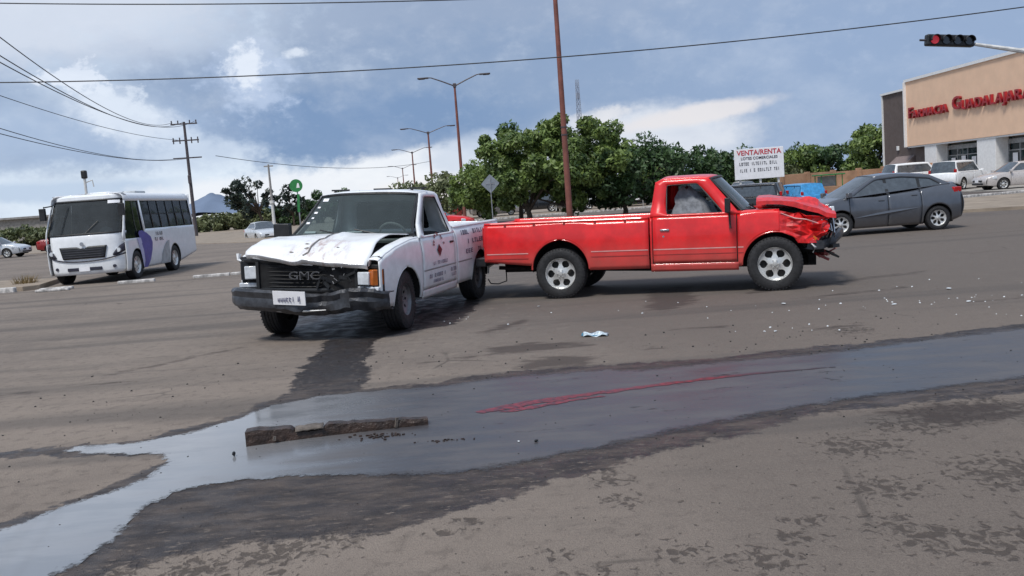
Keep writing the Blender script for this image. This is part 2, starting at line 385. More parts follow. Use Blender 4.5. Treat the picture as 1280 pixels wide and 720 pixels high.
STAINS = [[(2.04, 13.64), (2.73, 13.37), (2.56, 12.0), (2.36, 11.37), (1.83, 10.82), (1.65, 11.13)], [(-0.39, 9.31), (0.2, 9.33), (0.78, 9.04), (0.79, 8.84), (0.11, 8.67), (-0.27, 8.75)],
          [(0.02, 8.35), (0.42, 8.49), (0.81, 8.19), (0.67, 7.85), (0.3, 7.77), (-0.05, 7.91)], [(1.28, 8.56), (1.67, 8.53), (1.61, 8.38), (1.26, 8.40)], [(1.66, 9.54), (2.35, 9.49), (2.28, 9.33), (1.64, 9.38)],
          [(2.9, 8.9), (3.6, 9.0), (3.5, 8.8), (2.9, 8.75)], [(3.6, 11.2), (5.2, 11.6), (5.1, 11.35), (3.7, 11.05)], [(5.2, 9.9), (6.6, 10.1), (6.4, 9.9), (5.1, 9.78)], [(-4.4, 9.3), (-3.3, 10.6), (-3.2, 10.5), (-4.3, 9.1)],
          [(-1.1, 8.6), (-.4, 8.75), (-.4, 8.66), (-1.1, 8.5)], [(-5.8, 8.4), (-3.6, 8.9), (-3.7, 8.8), (-5.9, 8.3)], [(-.75, 4.25), (-.5, 4.42), (-.42, 4.4), (-.68, 4.17)], [(-.5, 10.3), (.1, 11.2), (.3, 11.0), (-.3, 10.1)],
          [(3.1, 12.2), (6.2, 13.2), (6.0, 12.9), (3.2, 11.9)], [(2.2, 5.65), (2.6, 5.75), (3.3, 5.55), (2.9, 5.15), (2.5, 5.1)]]
FLK = [(2.62, 5.38, .35), (2.93, 5.49, .4), (2.36, 5.26, .3), (-0.28, 4.19, .10), (-0.39, 4.06, .10), (0.46, 4.63, .14), (0.48, 4.31, .13), (0.41, 4.79, .1), (1.26, 3.88, .12), (1.16, 3.7, .12), (0.96, 3.49, .2), (1.7, 3.6, .25), (1.85, 3.48, .25), (1.6, 3.76, .2), (2.41, 4.3, .4), (1.73, 4.21, .25), (0.63, 3.63, .15), (0.12, 3.72, .10), (-1.16, 3.96, .28), (-1.49, 3.85, .28), (-1.86, 3.87, .2), (-0.92, 4.06, .2), (3.4, 5.0, .35), (2.1, 3.5, .25), (.2, 3.2, .4), (1.9, 4.9, .3), (3.3, 8.6, .3)]
def axis(a, b, step, far, side_lo=True):
    c = list(np.arange(a, b+1e-6, step)); s = step; x = b
    while x < far: s *= 1.22; x += s; c.append(x)
    s = step; x = a; lo = []
    while x > (-far if side_lo else -60): s *= 1.22; x -= s; lo.append(x)
    return np.array(lo[::-1]+c)
gx = axis(-6.0, 9.0, .06, 6000); gy = axis(2.4, 14.5, .055, 9000, False)
X, Y = np.meshgrid(gx, gy); nx, ny = len(gx), len(gy)
Z = .010*np.sin(X*.9+Y*.4)*np.cos(Y*.7)*0
co = np.stack([X.ravel(), Y.ravel(), Z.ravel()], 1)
idx = np.arange(nx*ny).reshape(ny, nx); q = np.stack([idx[:-1, :-1], idx[:-1, 1:], idx[1:, 1:], idx[1:, :-1]], -1).reshape(-1, 4)
me = bpy.data.meshes.new('road'); me.vertices.add(len(co)); me.vertices.foreach_set('co', co.ravel().astype(np.float32))
me.loops.add(q.size); me.loops.foreach_set('vertex_index', q.ravel().astype(np.int32)); me.polygons.add(len(q)); me.polygons.foreach_set('loop_start', (np.arange(len(q))*4).astype(np.int32)); me.update(calc_edges=True)
near = (np.abs(X) < 30) & (Y < 40)
wet = np.where(near, np.clip(sdf(X, Y, DAMP_SHADE), -2, 2), -2); pudf = np.where(near, np.clip(sdf(X, Y, PUD), -2, 2), -2)
st = np.full(X.shape, -2.)
for s_ in STAINS: st = np.maximum(st, np.where(near, np.clip(sdf(X, Y, s_), -2, 2), -2))
fl = np.zeros(X.shape)
for a, b, r in FLK: fl = np.maximum(fl, np.exp(-((X-a)**2+(Y-b)**2)/(2*(r*.75)**2)))
for nm, ar in (('damp_shade', wet), ('pud', pudf), ('stain', st), ('fleck', fl)):
    at_ = me.attributes.new(nm, 'FLOAT', 'POINT'); at_.data.foreach_set('value', ar.ravel().astype(np.float32))
m, t = new_mat('worn_asphalt'); M['asphalt'] = m
pos = t.node('ShaderNodeNewGeometry').outputs['Position']
def attr(n): return t.node('ShaderNodeAttribute', attribute_name=n).outputs['Fac']
big = t.noise(pos, .35, 4, .55); mid = t.noise(pos, 1.7, 5, .6); fine = t.noise(pos, 55, 4, .7); grit = t.noise(pos, 160, 3, .7)
streak = t.noise(t.vmap(pos, (.35, 1.6, 1), rot=(0, 0, -.25)), 1.3, 5, .62)
brk = t.noise(pos, 9, 6, .68); brk2 = t.noise(t.vmap(pos, (.6, 1.5, 1)), 22, 4, .6)
c = t.mix(t.rng(big, .35, .65), (.195, .168, .148), (.275, .237, .206))
c = t.mix(t.rng(mid, .3, .7, 0, .5), c, (.265, .228, .196))
c = t.mix(t.rng(streak, .50, .72, 0, .45), c, (.105, .094, .088))
ysep = t.node('ShaderNodeSeparateXYZ'); t.l.new(pos, ysep.inputs[0])
far_grey = t.rng(ysep.outputs[1], 7, 12, 0, .85)
c = t.mix(t.math('MULTIPLY', far_grey, t.rng(t.math('ADD', ysep.outputs[0], t.math('MULTIPLY', mid, 3)), -2.5, 2.5, .25, 1)), c, (.112, .107, .106))
c = t.mix(t.rng(brk, .50, .66, 0, .48), c, (.105, .088, .078)); c = t.mix(t.rng(t.noise(pos, 4.2, 6, .74), .52, .66, 0, .38), c, (.30, .262, .225))
c = t.mix(t.rng(t.math('ADD', ysep.outputs[0], t.math('MULTIPLY', mid, 1.6)), .0, 2.2, 0, .68), c, (.140, .121, .109))  # camera vignette painted into the asphalt: darker toward the right
c = t.mix(t.rng(fine, .40, .80, 0, .34), c, (.34, .30, .26)); c = t.mix(t.rng(grit, .52, .34, 0, .60), c, (.05, .043, .040))
# tyre-polished and patched tracks farther off
trk = t.noise(t.vmap(pos, (.06, .9, 1), rot=(0, 0, -.06)), 1.2, 3, .5)
c = t.mix(t.rng(trk, .52, .66, 0, .5), c, (.085, .080, .078))
# thin cracks
vo = t.node('ShaderNodeTexVoronoi', feature='DISTANCE_TO_EDGE'); t.put(vo.inputs['Vector'], t.mix(.14, pos, t.node('ShaderNodeTexNoise').outputs['Color'])); vo.inputs['Scale'].default_value = .55
crk = t.math('MULTIPLY', t.rng(vo.outputs['Distance'], .012, .002, 0, 1), t.rng(t.noise(pos, .8, 2), .55, .68, 0, .55))
c = t.mix(crk, c, (.05, .045, .042))
# flecks of pitted darker asphalt
fd = t.math('ADD', t.math('MULTIPLY', attr('fleck'), .30), t.math('MULTIPLY', t.math('SUBTRACT', brk, .5), .28))
pit = t.rng(t.math('ADD', t.noise(t.vmap(pos, (1, .8, 1), rot=(0, 0, .4)), 21, 3, .55, .8), fd), .70, .84)
pit0 = t.rng(t.noise(t.vmap(pos, (1, .9, 1)), 14, 3, .55), .675, .72, 0, .85)
pit = t.math('MAXIMUM', pit, pit0)
c = t.mix(t.math('MULTIPLY', pit, .72), c, (.052, .043, .039))
# stains
sf = t.math('ADD', attr('stain'), t.math('MULTIPLY', t.math('SUBTRACT', t.noise(t.vmap(pos, (.5, 1.4, 1)), 6, 5, .65), .5), .75))
sm = t.rng(sf, -.03, .14); c = t.mix(t.math('MULTIPLY', sm, .72), c, (.052, .042, .040))
# damp band
df = t.math('ADD', attr('damp_shade'), t.math('MULTIPLY', t.math('SUBTRACT', brk, .5), .34)); df = t.math('ADD', df, t.math('MULTIPLY', t.math('SUBTRACT', t.noise(pos, 2.4, 3), .5), .36))
dm = t.rng(df, -.012, .045)
hole = t.math('MULTIPLY', t.rng(df, .55, .10), t.rng(brk2, .58, .66))
dm = t.math('SUBTRACT', dm, t.math('MULTIPLY', hole, t.math('MULTIPLY', dm, .7)), clamp=True)
wetc = t.mix(t.rng(t.noise(t.vmap(pos, (.8, 2.2, 1), rot=(0, 0, -.2)), 3.2, 6, .7), .38, .66), (.024, .020, .021), (.085, .068, .058))
wetc = t.mix(t.rng(brk2, .55, .72, 0, .50), wetc, (.17, .138, .112))
c = t.mix(t.math('MULTIPLY', dm, .95), c, t.mix(t.rng(ysep.outputs[1], 7.4, 8.4), wetc, (.020, .017, .018)))  # wet ground; under the white pickup the dark tone also paints its shade
c = t.mix(1.0, c, (1.03, .985, .94), 'MULTIPLY')
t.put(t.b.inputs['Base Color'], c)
rg = t.rng(dm, 0, 1, .88, .56, False); rg = t.math('SUBTRACT', rg, t.math('MULTIPLY', dm, t.rng(t.noise(pos, 5, 4), .4, .62, 0, .22)))
t.put(t.b.inputs['Roughness'], rg); t.b.inputs['Specular IOR Level'].default_value = .30
bp = t.node('ShaderNodeBump'); bp.inputs['Strength'].default_value = .75; bp.inputs['Distance'].default_value = .012
t.put(bp.inputs['Height'], t.math('ADD', t.math('ADD', fine, t.math('MULTIPLY', grit, .6)), t.math('MULTIPLY', pit, -.8))); t.l.new(bp.outputs[0], t.b.inputs['Normal'])
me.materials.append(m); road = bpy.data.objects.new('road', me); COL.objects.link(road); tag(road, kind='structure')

# water film: outline roughened with fractal noise
def rough_outline(poly, step, amp, sc):
    out = []
    for i in range(len(poly)):
        a = Vector((*poly[i], 0)); b = Vector((*poly[(i+1) % len(poly)], 0)); n = max(1, int((b-a).length/step))
        for k in range(n):
            p = a.lerp(b, k/n); nrm = Vector((b.y-a.y, a.x-b.x, 0)).normalized()
            d = mn.fractal(Vector((p.x*sc, p.y*sc, 0)), .8, 2.1, 5); out.append((p.x+nrm.x*d*amp, p.y+nrm.y*d*amp, 0))
    return out
def sheet(name, poly, z, mat, step=.03, amp=.06, sc=3.5):
    pts = rough_outline(poly, step, amp, sc); bm = bmesh.new()
    vs = [bm.verts.new((p[0], p[1], z)) for p in pts]; es = [bm.edges.new((vs[i], vs[(i+1) % len(vs)])) for i in range(len(vs))]
    bmesh.ops.triangle_fill(bm, edges=es, use_beauty=True)
    me = bpy.data.meshes.new(name); bm.to_mesh(me); bm.free(); me.materials.append(M[mat])
    for p in me.polygons:
        if p.normal.z < 0: p.flip()
    o = bpy.data.objects.new(name, me); COL.objects.link(o); return o
m, t = new_mat('muddy_water'); M['water'] = m
pos = t.node('ShaderNodeNewGeometry').outputs['Position']; sp = t.node('ShaderNodeSeparateXYZ'); t.l.new(pos, sp.inputs[0])
nz = t.noise(t.vmap(pos, (.7, 2.2, 1), rot=(0, 0, -.15)), 2.2, 5, .6); nf = t.noise(pos, 26, 4, .65)
dry = t.rng(t.math('ADD', sp.outputs[0], t.math('MULTIPLY', nz, 1.6)), -1.5, .05)     # deeper on the left, only a film on the right
deep = t.mix(t.rng(nz, .35, .65), (.21, .22, .235), (.27, .275, .285))
film = t.mix(t.rng(nz, .35, .7), (.045, .043, .048), (.090, .083, .083))
t.put(t.b.inputs['Base Color'], t.mix(dry, deep, film))
t.put(t.b.inputs['Roughness'], t.math('ADD', t.math('MULTIPLY', dry, t.rng(nz, .3, .7, .26, .46)), .05))
t.b.inputs['IOR'].default_value = 1.45
t.b.inputs['Specular IOR Level'].default_value = .8
bp = t.node('ShaderNodeBump'); bp.inputs['Distance'].default_value = .004
t.put(bp.inputs['Strength'], t.math('ADD', t.math('MULTIPLY', dry, .30), .03)); t.put(bp.inputs['Height'], nf); t.l.new(bp.outputs[0], t.b.inputs['Normal'])
sel = pudf > -.05; fm = sel[:-1, :-1] & sel[:-1, 1:] & sel[1:, 1:] & sel[1:, :-1] & (X[:-1, :-1] > -6)
fq = q[fm.ravel()]; used = np.unique(fq); rem = np.zeros(nx*ny, int); rem[used] = np.arange(len(used)); fq = rem[fq]
pc = co[used].copy(); pc[:, 2] = .004
me = bpy.data.meshes.new('puddle'); me.vertices.add(len(pc)); me.vertices.foreach_set('co', pc.ravel().astype(np.float32))
me.loops.add(fq.size); me.loops.foreach_set('vertex_index', fq.ravel().astype(np.int32)); me.polygons.add(len(fq)); me.polygons.foreach_set('loop_start', (np.arange(len(fq))*4).astype(np.int32)); me.update(calc_edges=True)
at_ = me.attributes.new('shore', 'FLOAT', 'POINT'); at_.data.foreach_set('value', pudf.ravel()[used].astype(np.float32))
sh_ = t.node('ShaderNodeAttribute', attribute_name='shore').outputs['Fac']
e1 = t.math('ADD', sh_, t.math('MULTIPLY', t.math('SUBTRACT', t.noise(pos, 6, 6, .65), .5), .26))
e2 = t.math('ADD', e1, t.math('MULTIPLY', t.math('SUBTRACT', t.noise(pos, 38, 4, .6), .5), .10))
lowr = t.rng(t.math('ADD', sp.outputs[0], t.math('MULTIPLY', sp.outputs[1], 0.)), -2.0, 1.0)   # the film thins out on the right
al = t.mix(lowr, t.rng(e2, -.01, .05), t.rng(e2, -.01, .13))
isl_ = t.rng(t.noise(t.vmap(pos, (.7, 1.8, 1), rot=(0, 0, -.2)), 3.1, 6, .68), .60, .70, 0, 1)
al = t.math('MULTIPLY', al, t.math('SUBTRACT', 1., t.math('MULTIPLY', isl_, t.math('MULTIPLY', lowr, .55))), clamp=True)
tr = t.node('ShaderNodeBsdfTransparent'); ms = t.node('ShaderNodeMixShader'); t.put(ms.inputs[0], al); t.l.new(tr.outputs[0], ms.inputs[1]); t.l.new(t.b.outputs[0], ms.inputs[2]); t.l.new(ms.outputs[0], t.o.inputs[0])
me.materials.append(m); pud = bpy.data.objects.new('puddle', me); COL.objects.link(pud); tag(pud, kind='structure')
m, t = new_mat('red_fluid'); M['redfluid'] = m     # runs from bright red on the left to nearly black oil on the right
g_ = t.node('ShaderNodeNewGeometry').outputs['Position']; sx_ = t.node('ShaderNodeSeparateXYZ'); t.l.new(g_, sx_.inputs[0])
t.put(t.b.inputs['Base Color'], t.mix(t.rng(t.math('ADD', sx_.outputs[0], t.math('MULTIPLY', t.noise(g_, 5, 4), .6)), 1.7, 2.3), t.mix(t.rng(t.noise(g_, 22, 4), .35, .65), (.05, .008, .012), (.22, .012, .020)), (.022, .014, .016)))
t.b.inputs['Roughness'].default_value = .3
if 1:
    t.b.inputs['Specular IOR Level'].default_value = .35
up = [(2.54, 7.00), (2.1, 7.0), (1.86, 6.985), (1.55, 6.95), (1.26, 6.90), (.95, 6.83), (.68, 6.76), (.4, 6.70), (.1, 6.62), (-.12, 6.53), (-.34, 6.38)]
dn = [(-.28, 6.33), (-.05, 6.40), (.10, 6.49), (.28, 6.54), (.45, 6.62), (.7, 6.665), (1.0, 6.76), (1.3, 6.83), (1.6, 6.89), (1.9, 6.945), (2.2, 6.965), (2.54, 6.98)]
o = sheet('spilled_fluid', up+dn, .0065, 'redfluid', .03, .026, 9); tag(o, 'long straight dark red streak of fluid spilled across the wet asphalt', 'spill')
o = sheet('spilled_fluid', [(.62, 6.60), (.35, 6.55), (.12, 6.44), (-.1, 6.36), (-.2, 6.33), (-.05, 6.30), (.2, 6.40), (.42, 6.51), (.64, 6.56)], .0065, 'redfluid', .03, .03, 9); tag(o, 'short broken red smear just below the left end of the long red streak', 'spill')

# ================================================================ VEHICLE TOOLKIT
class Surf:
    def __init__(s, hw, belt, tumble, fx=None, rx=None, mid=.72, sh=.035, low=.05):
        s.hw, s.belt, s.tumble, s.fx, s.rx, s.mid, s.sh, s.low = hw, belt, tumble, fx, rx, mid, sh, low
    def y(s, x, z):
        y = s.hw
        if z < .6: y -= s.low*((.6-z)/.3)**2
        if z > s.mid: y -= s.sh*min(1.6, (z-s.mid)/(s.belt-s.mid))**2
        if z > s.belt: y -= s.tumble*(z-s.belt)
        if s.fx and x > s.fx[0]: t_ = min(1, (x-s.fx[0])/s.fx[1]); y *= 1-s.fx[2]*(1-math.sqrt(max(0, 1-t_**s.fx[3])))
        if s.rx and x < s.rx[0]: t_ = min(1, (s.rx[0]-x)/s.rx[1]); y *= 1-s.rx[2]*(1-math.sqrt(max(0, 1-t_**s.rx[3])))
        return y
def side_panel(mb, Sf, x0, x1, zlo, zhi, sg, arches=(), nz=8, step=.06, off=0., fn=None):
    f_lo = zlo if callable(zlo) else (lambda x: zlo); f_hi = zhi if callable(zhi) else (lambda x: zhi)
    xs = lsp(x0, x1, max(2, int((x1-x0)/step)+1))
    for cx, cz, r in arches:
        xs += [cx+r*.9995*math.cos(PI*k/32) for k in range(33)] + [cx-r*1.001, cx+r*1.001]
    xs = sorted(x for x in xs if x0-1e-6 <= x <= x1+1e-6); rows = []
    for x in xs:
        lo, hi = f_lo(x), f_hi(x)
        for cx, cz, r in arches:
            if abs(x-cx) < r: lo = max(lo, cz+math.sqrt(r*r-(x-cx)**2))
        lo = min(lo, hi-.004); row = []
        for k in range(nz+1):
            z = lo+(hi-lo)*k/nz; p = (x, sg*(Sf.y(x, z)+off), z); row.append(fn(p) if fn else p)
        rows.append(row if sg < 0 else row)
    return mb.grid(rows)
def arch_pts(Sf, cx, cz, r, zs, sg, off=0., n=28):
    a = -math.asin(min(.99, max(0, (cz-zs)/r))); out = []
    for k in range(n+1):
        th = a+(PI-2*a)*k/n; x = cx+r*math.cos(th) if th > 0 and th < PI else cx+r*(1 if th <= 0 else -1); z = cz+r*math.sin(th)
        out.append((x, sg*(Sf.y(x, z)+off), z))
    return out
def resample(poly, c, angs):
    out = []
    for a in angs:
        d = (math.cos(a), math.sin(a)); best = None
        for i in range(len(poly)):
            p, q_ = poly[i], poly[(i+1) % len(poly)]; ex, ez = q_[0]-p[0], q_[1]-p[1]; den = d[0]*ez-d[1]*ex
            if abs(den) < 1e-9: continue
            t_ = ((p[0]-c[0])*ez-(p[1]-c[1])*ex)/den; u_ = ((p[0]-c[0])*d[1]-(p[1]-c[1])*d[0])/den
            if t_ > 0 and -1e-6 <= u_ <= 1+1e-6 and (best is None or t_ < best): best = t_
        out.append((c[0]+d[0]*best, c[1]+d[1]*best))
    return out
def round_poly(poly, r, n=4):
    out = []
    for i in range(len(poly)):
        a, b, c_ = Vector(poly[i-1]), Vector(poly[i]), Vector(poly[(i+1) % len(poly)])
        d1, d2 = (a-b), (c_-b); k1 = min(r, d1.length*.4); k2 = min(r, d2.length*.4); p = b+d1.normalized()*k1; q_ = b+d2.normalized()*k2
        for k in range(n+1):
            t_ = k/n; out.append(tuple((1-t_)**2*p + 2*t_*(1-t_)*b + t_*t_*q_))
    return out
def ring_loops(outer, inner, n=40):
    c = (sum(p[0] for p in inner)/len(inner), sum(p[1] for p in inner)/len(inner))
    an = [math.atan2(p[1]-c[1], p[0]-c[0]) for p in list(outer)+list(inner)] + [-PI+2*PI*k/n for k in range(n)]
    an = sorted(set(round(a, 4) for a in an)); return resample(outer, c, an), resample(inner, c, an)
def side_ring(mb, Sf, outer, inner, sg, off=0.):
    A, B = ring_loops(outer, inner); md = [((a[0]+b[0])/2, (a[1]+b[1])/2) for a, b in zip(A, B)]
    mp = lambda L: [(x, sg*(Sf.y(x, z)+off), z) for x, z in L]
    mb.grid([mp(A), mp(md), mp(B)], True); return B
def side_fill(mb, Sf, poly, sg, off=0.):
    return mb.poly([(x, sg*(Sf.y(x, z)+off), z) for x, z in poly])
RIMS = {}
def rim_mesh(style, R, w_):
    key = (style, round(R, 3), round(w_, 3))
    if key in RIMS: return RIMS[key]
    mb = MB(); n, G, hub, dish = {'oval6': (6, .36, .34, .02), 'star5': (5, .42, .24, .015), 'star7': (7, .30, .22, .015), 'steel8': (8, .16, .5, -.03), 'bus': (8, .16, .45, .03)}[style]
    a, b = R*.12, R*.90; rm = R*(.66 if style != 'steel8' else .62); hh = R*(.215 if style == 'oval6' else .25 if style[0] == 's' and style != 'steel8' else .10)
    if style in ('star5', 'star7'): rm = R*.60; hh = R*.27
    for k in range(n):
        rows = []
        for i in range(15):
            rho = a+(b-a)*i/14; tt = (rho-rm)/hh; g_ = G*math.sqrt(max(0, 1-tt*tt))
            y = w_*.30+dish*(1-((rho-a)/(b-a)))*1.0 - .012*math.sin(PI*(rho-a)/(b-a))
            a0 = 2*PI*k/n+g_; a1 = 2*PI*(k+1)/n-g_
            rows.append([(rho*math.cos(a0+(a1-a0)*j/6), y, rho*math.sin(a0+(a1-a0)*j/6)) for j in range(7)])
        mb.grid(rows)
    mb.lathe_y([(R*.90, w_*.30), (R*.95, w_*.40), (R*1.0, w_*.455), (R*1.03, w_*.44), (R*.97, w_*.36), (R*.93, w_*.2), (R*.92, -w_*.3)], 40)
    mb.lathe_y([(0.001, w_*.34+dish), (R*.11, w_*.335+dish), (R*.14, w_*.30+dish)], 20)
    if style in ('oval6', 'steel8'):
        for k in range(n): mb.cyl((R*.24*math.cos(2*PI*k/n), w_*.31+dish, R*.24*math.sin(2*PI*k/n)), R*.035, .02, 'y', 6)
    RIMS[key] = mb; return mb
MC = {}
def wheel(parent, x, y, r, w_, rr_, sg, style='oval6', rim='alloy', steer=0.):
    key = (round(r, 3), round(w_, 3), round(rr_, 3), style, rim)
    if key not in MC:
        d = MB().lathe_y([(.001, w_*.05), (rr_*.88, w_*.05), (rr_*.9, -w_*.3), (.001, -w_*.3)], 28).mesh('wheel', M['hub'])
        prof = [(rr_*.96, w_*.36), (rr_*1.0, w_*.46), (rr_+.02, w_*.5), ((rr_+r)/2, w_*.52), (r-.035, w_*.5), (r-.01, w_*.45)]
        for k in range(5):
            yy = w_*(.38-.19*k); prof += [(r, yy), (r, yy-w_*.13), (r-.009, yy-w_*.14), (r-.009, yy-w_*.18)] if k < 4 else [(r, yy), (r, yy-.01)]
        prof += [(r-.01, -w_*.45), (r-.035, -w_*.5), (rr_, -w_*.5)]
        ty = MB().lathe_y(prof, 48)
        for k in range(48):   # shoulder tread lugs
            a = 2*PI*k/48
            ty.box(((r-.010)*math.cos(a), w_*.44, (r-.010)*math.sin(a)), (.016, .022, .020), ry=-a)
        ty = ty.mesh('tyre', M['tyre'])
        rim_ = rim_mesh(style, rr_, w_).mesh('rim', M[rim], 30); MC[key] = (d, ty, rim_)
    d, ty, rim_ = MC[key]
    o = bpy.data.objects.new('wheel', d); COL.objects.link(o); o.parent = parent; o.location = (x, y, r); o.rotation_euler = (0, 0, (0 if sg > 0 else PI)+steer)
    for nm, me_ in (('tyre', ty), ('rim', rim_)):
        c = bpy.data.objects.new(nm, me_); COL.objects.link(c); c.parent = o
    return o

# ================================================================ PICKUPS
def pickup(root, P, part, dmg_hood=None, dmg_fender=None):
    Sf, paint = P['S'], P['paint']; xR, cb, d0, d1, xH, xN = P['xR'], P['cb'], P['d0'], P['d1'], P['xH'], P['xN']
    rail, belt, sill = P['rail'], P['belt'], P['sill']; ax, fxw, wr = P['ax'], P['fxw'], P['wr']; wt, zt, wb, zb = P['wt'], P['zt'], P['wb'], P['zb']; rb = P['rb']
    archR = (ax, wr+.02, P['ar']); archF = (fxw, wr+.02, P['ar'])
    yb = Sf.hw
    for sg in (1, -1):
        lo = lambda x: pl([(xR, sill+.15), (ax-.42, sill+.08), (ax+.42, sill), (cb, sill)], x)
        mb = MB(); side_panel(mb, Sf, xR, cb-.022, lo, rail-.03, sg, [archR], 12)
        # rail cap and inner wall
        prof = [(0, -.03), (.008, -.012), (0, 0), (-.055, .002), (-.07, -.015), (-.075, -.05), (-.078, -.26)]
        mb.grid([[(x, sg*(Sf.y(x, rail-.03)+a), rail+b) for a, b in prof] for x in lsp(xR, cb-.022, 24)])
        o = part(mb, 'bed_side', paint, solid=.012)
        for xx in P['hooks']:
            h = MB().box((xx, sg*(Sf.y(xx, rail-.05)+.006), rail-.045), (.035, .012, .03)); h.build('rope_hook', P['hookmat'], o)
        mb = MB(); mb.tube([(x, y-sg*.004, z) for x, y, z in arch_pts(Sf, *archR, sill+.03, sg)], .013, 6)
        part(mb, 'arch_lip', P['lip'])
        for a_ in (archR, archF):
            mb = MB(); pts = arch_pts(Sf, *a_, sill-.02, sg, -.02)
            mb.grid([[(x, sg*(abs(y)-d), z) for x, y, z in pts] for d in (0, .25, .50)])
            cx = a_[0]; mb.poly([(x, sg*(yb-.50), z) for x, y, z in pts]); part(mb, 'wheel_well', 'dark')
        # rear corner with lamp
        mb = MB(); mb.grid([[(xR-.02-.0*k, sg*(Sf.y(xR, z)-.02-.10*k), z) for z in lsp(sill+.16, rail-.02, 6)] for k in (0, 1)])
        mb.grid([[(xR, sg*Sf.y(xR, z), z) for z in lsp(sill+.16, rail-.02, 6)], [(xR-.02, sg*(Sf.y(xR, z)-.02), z) for z in lsp(sill+.16, rail-.02, 6)]])
        part(mb, 'rear_corner', paint)
        mb = MB().box((xR-.018, sg*(yb-.075), (rail+.70)/2), (.05, .085, .30)); part(mb, 'tail_lamp', 'redlens', bevel=.012)
        # cab corner, door, rocker
        mb = MB(); side_panel(mb, Sf, cb, d0-.012, sill, belt, sg, (), 10); part(mb, 'cab_corner', paint, solid=.012)
        mb = MB(); side_panel(mb, Sf, d0, d1, sill+.07, belt, sg, (), 14, .08); door = part(mb, 'door', paint, solid=.016)
        if P.get('handle'):
            hz, hx = P['handle']; h = MB().box((hx, sg*(Sf.y(hx, hz)+.012), hz), (.13, .028, .028)); h.build('door_handle', P['handlemat'], door, bevel=.006)
            MB().cyl((hx-.02, sg*(Sf.y(hx, hz)+.009), hz-.09), .014, .012, 'y', 10).build('door_lock', 'chrome', door)
        mb = MB(); side_panel(mb, Sf, cb, d1+.02, sill-.05, sill+.062, sg, (), 3); part(mb, 'rocker_panel', P.get('rocker', paint), solid=.012)
        # greenhouse
        outer = [(wb-.02, belt), (wt-.02, zt)] + [(wt-.25, zt+.012), (rb+.12, zt+.01), (rb+.03, zt-.03), (cb, belt)]
        win = round_poly(P['win'], .035)
        mb = MB(); side_ring(mb, Sf, outer, win, sg); part(mb, 'cab_side_frame', paint, solid=.03)
        mb = MB(); mb.tube([(x, sg*(Sf.y(x, z)+.004), z) for x, z in win+win[:1]], .011, 6); part(mb, 'window_seal', 'blackplastic')
        if sg not in P.get('open_windows', ()):
            mb = MB(); side_fill(mb, Sf, win, sg, -.012); part(mb, 'side_window', 'glass')
        # seams (dark grooves)
        mb = MB(); 
        for x_, z0, z1 in ((d0-.006, sill+.06, belt), (d1+.006, sill+.06, belt), (d0-.006, belt, P['win'][1][1]+.04)):
            mb.tube([(x_+ (0 if z < belt else (rb+.03-cb)*(z-belt)/(zt-belt)), sg*(Sf.y(x_, z)-.001), z) for z in lsp(z0, z1, 8)], .0065, 5)
        part(mb, 'door_seam', 'dark')
        # fender
        fz = P['fz']; fx1 = P['fx1']
        if sg == -1 and P['paint'] == 'white': fx1 = 2.17
        if not (P.get('front_wreck') == sg):
            mb = MB(); side_panel(mb, Sf, d1+.014, fx1, sill, lambda x: pl(fz, x), sg, [archF], 12, fn=dmg_fender)
            rows = []
            for x in lsp(d1+.014, fx1, 26):
                z = pl(fz, x); y = Sf.y(x, z); row = [(x, sg*y, z), (x, sg*(y-.012), z+.010), (x, sg*(y-.05), z+.020), (x, sg*(y-.12), z+.022), (x, sg*(y-.135), z-.06)]
                rows.append([dmg_fender(p) if dmg_fender else p for p in row])
            mb.grid(rows); part(mb, 'fender', paint, solid=.012)
            mb = MB(); mb.tube([(x, y-sg*.004, z) for x, y, z in arch_pts(Sf, *archF, sill+.02, sg)], .013, 6); part(mb, 'arch_lip', P['lip'])
    # bed floor, bulkhead, tailgate
    ib = yb-.115
    mb = MB(); mb.box(((xR+cb)/2, 0, rail-.26), (cb-xR-.04, 2*ib, .04)); part(mb, 'bed_floor', P['bedin'])
    mb = MB(); mb.box((cb-.06, 0, (rail+.6)/2), (.05, 2*ib+.03, rail-.62)); part(mb, 'bed_bulkhead', paint, bevel=.01)
    mb = MB(); mb.box((xR+.02, 0, (rail-.02+.62)/2), (.055, 2*ib+.02, rail-.64)); mb.box((xR-.012, 0, .88), (.02, 1.1, .22)); part(mb, 'tailgate', paint, bevel=.012)
    mb = MB(); mb.box((xR-.10, 0, .53), (.16, 2*yb-.12, .13)); mb.box((xR-.10, 0, .605), (.20, .5, .02)); part(mb, 'rear_bumper', P['rbump'], bevel=.02)
    # roof
    rows = []
    for i, t_ in enumerate(lsp(0, 1, 18)):
        row = []
        for j in range(21):
            u = -1+2*j/20; xx = (wt-.02)+(rb+.03-(wt-.02))*t_ + P['bowt']*(1-u*u)*max(0, 1-t_*2)
            zo = pl([(0, zt), (.25, zt+.012), (.85, zt+.01), (1, zt-.03)], t_); y = Sf.y(xx, zo)
            row.append((xx, u*y, zo+.045*(1-abs(u)**3.2)*(min(1, t_*5+.55))*min(1, (1-t_)*5+.3)))
        rows.append(row)
    mb = MB().grid(rows); roof = part(mb, 'roof', paint, solid=.02)
    # drip rail
    for sg in (1, -1):
        mb = MB().tube([(x, sg*(Sf.y(x, zt)+.004), pl([(rb+.03, zt-.03), (rb+.12, zt+.01), (wt-.25, zt+.012), (wt-.02, zt)], x)) for x in lsp(rb+.03, wt-.02, 10)], .008, 5); part(mb, 'drip_rail', paint)
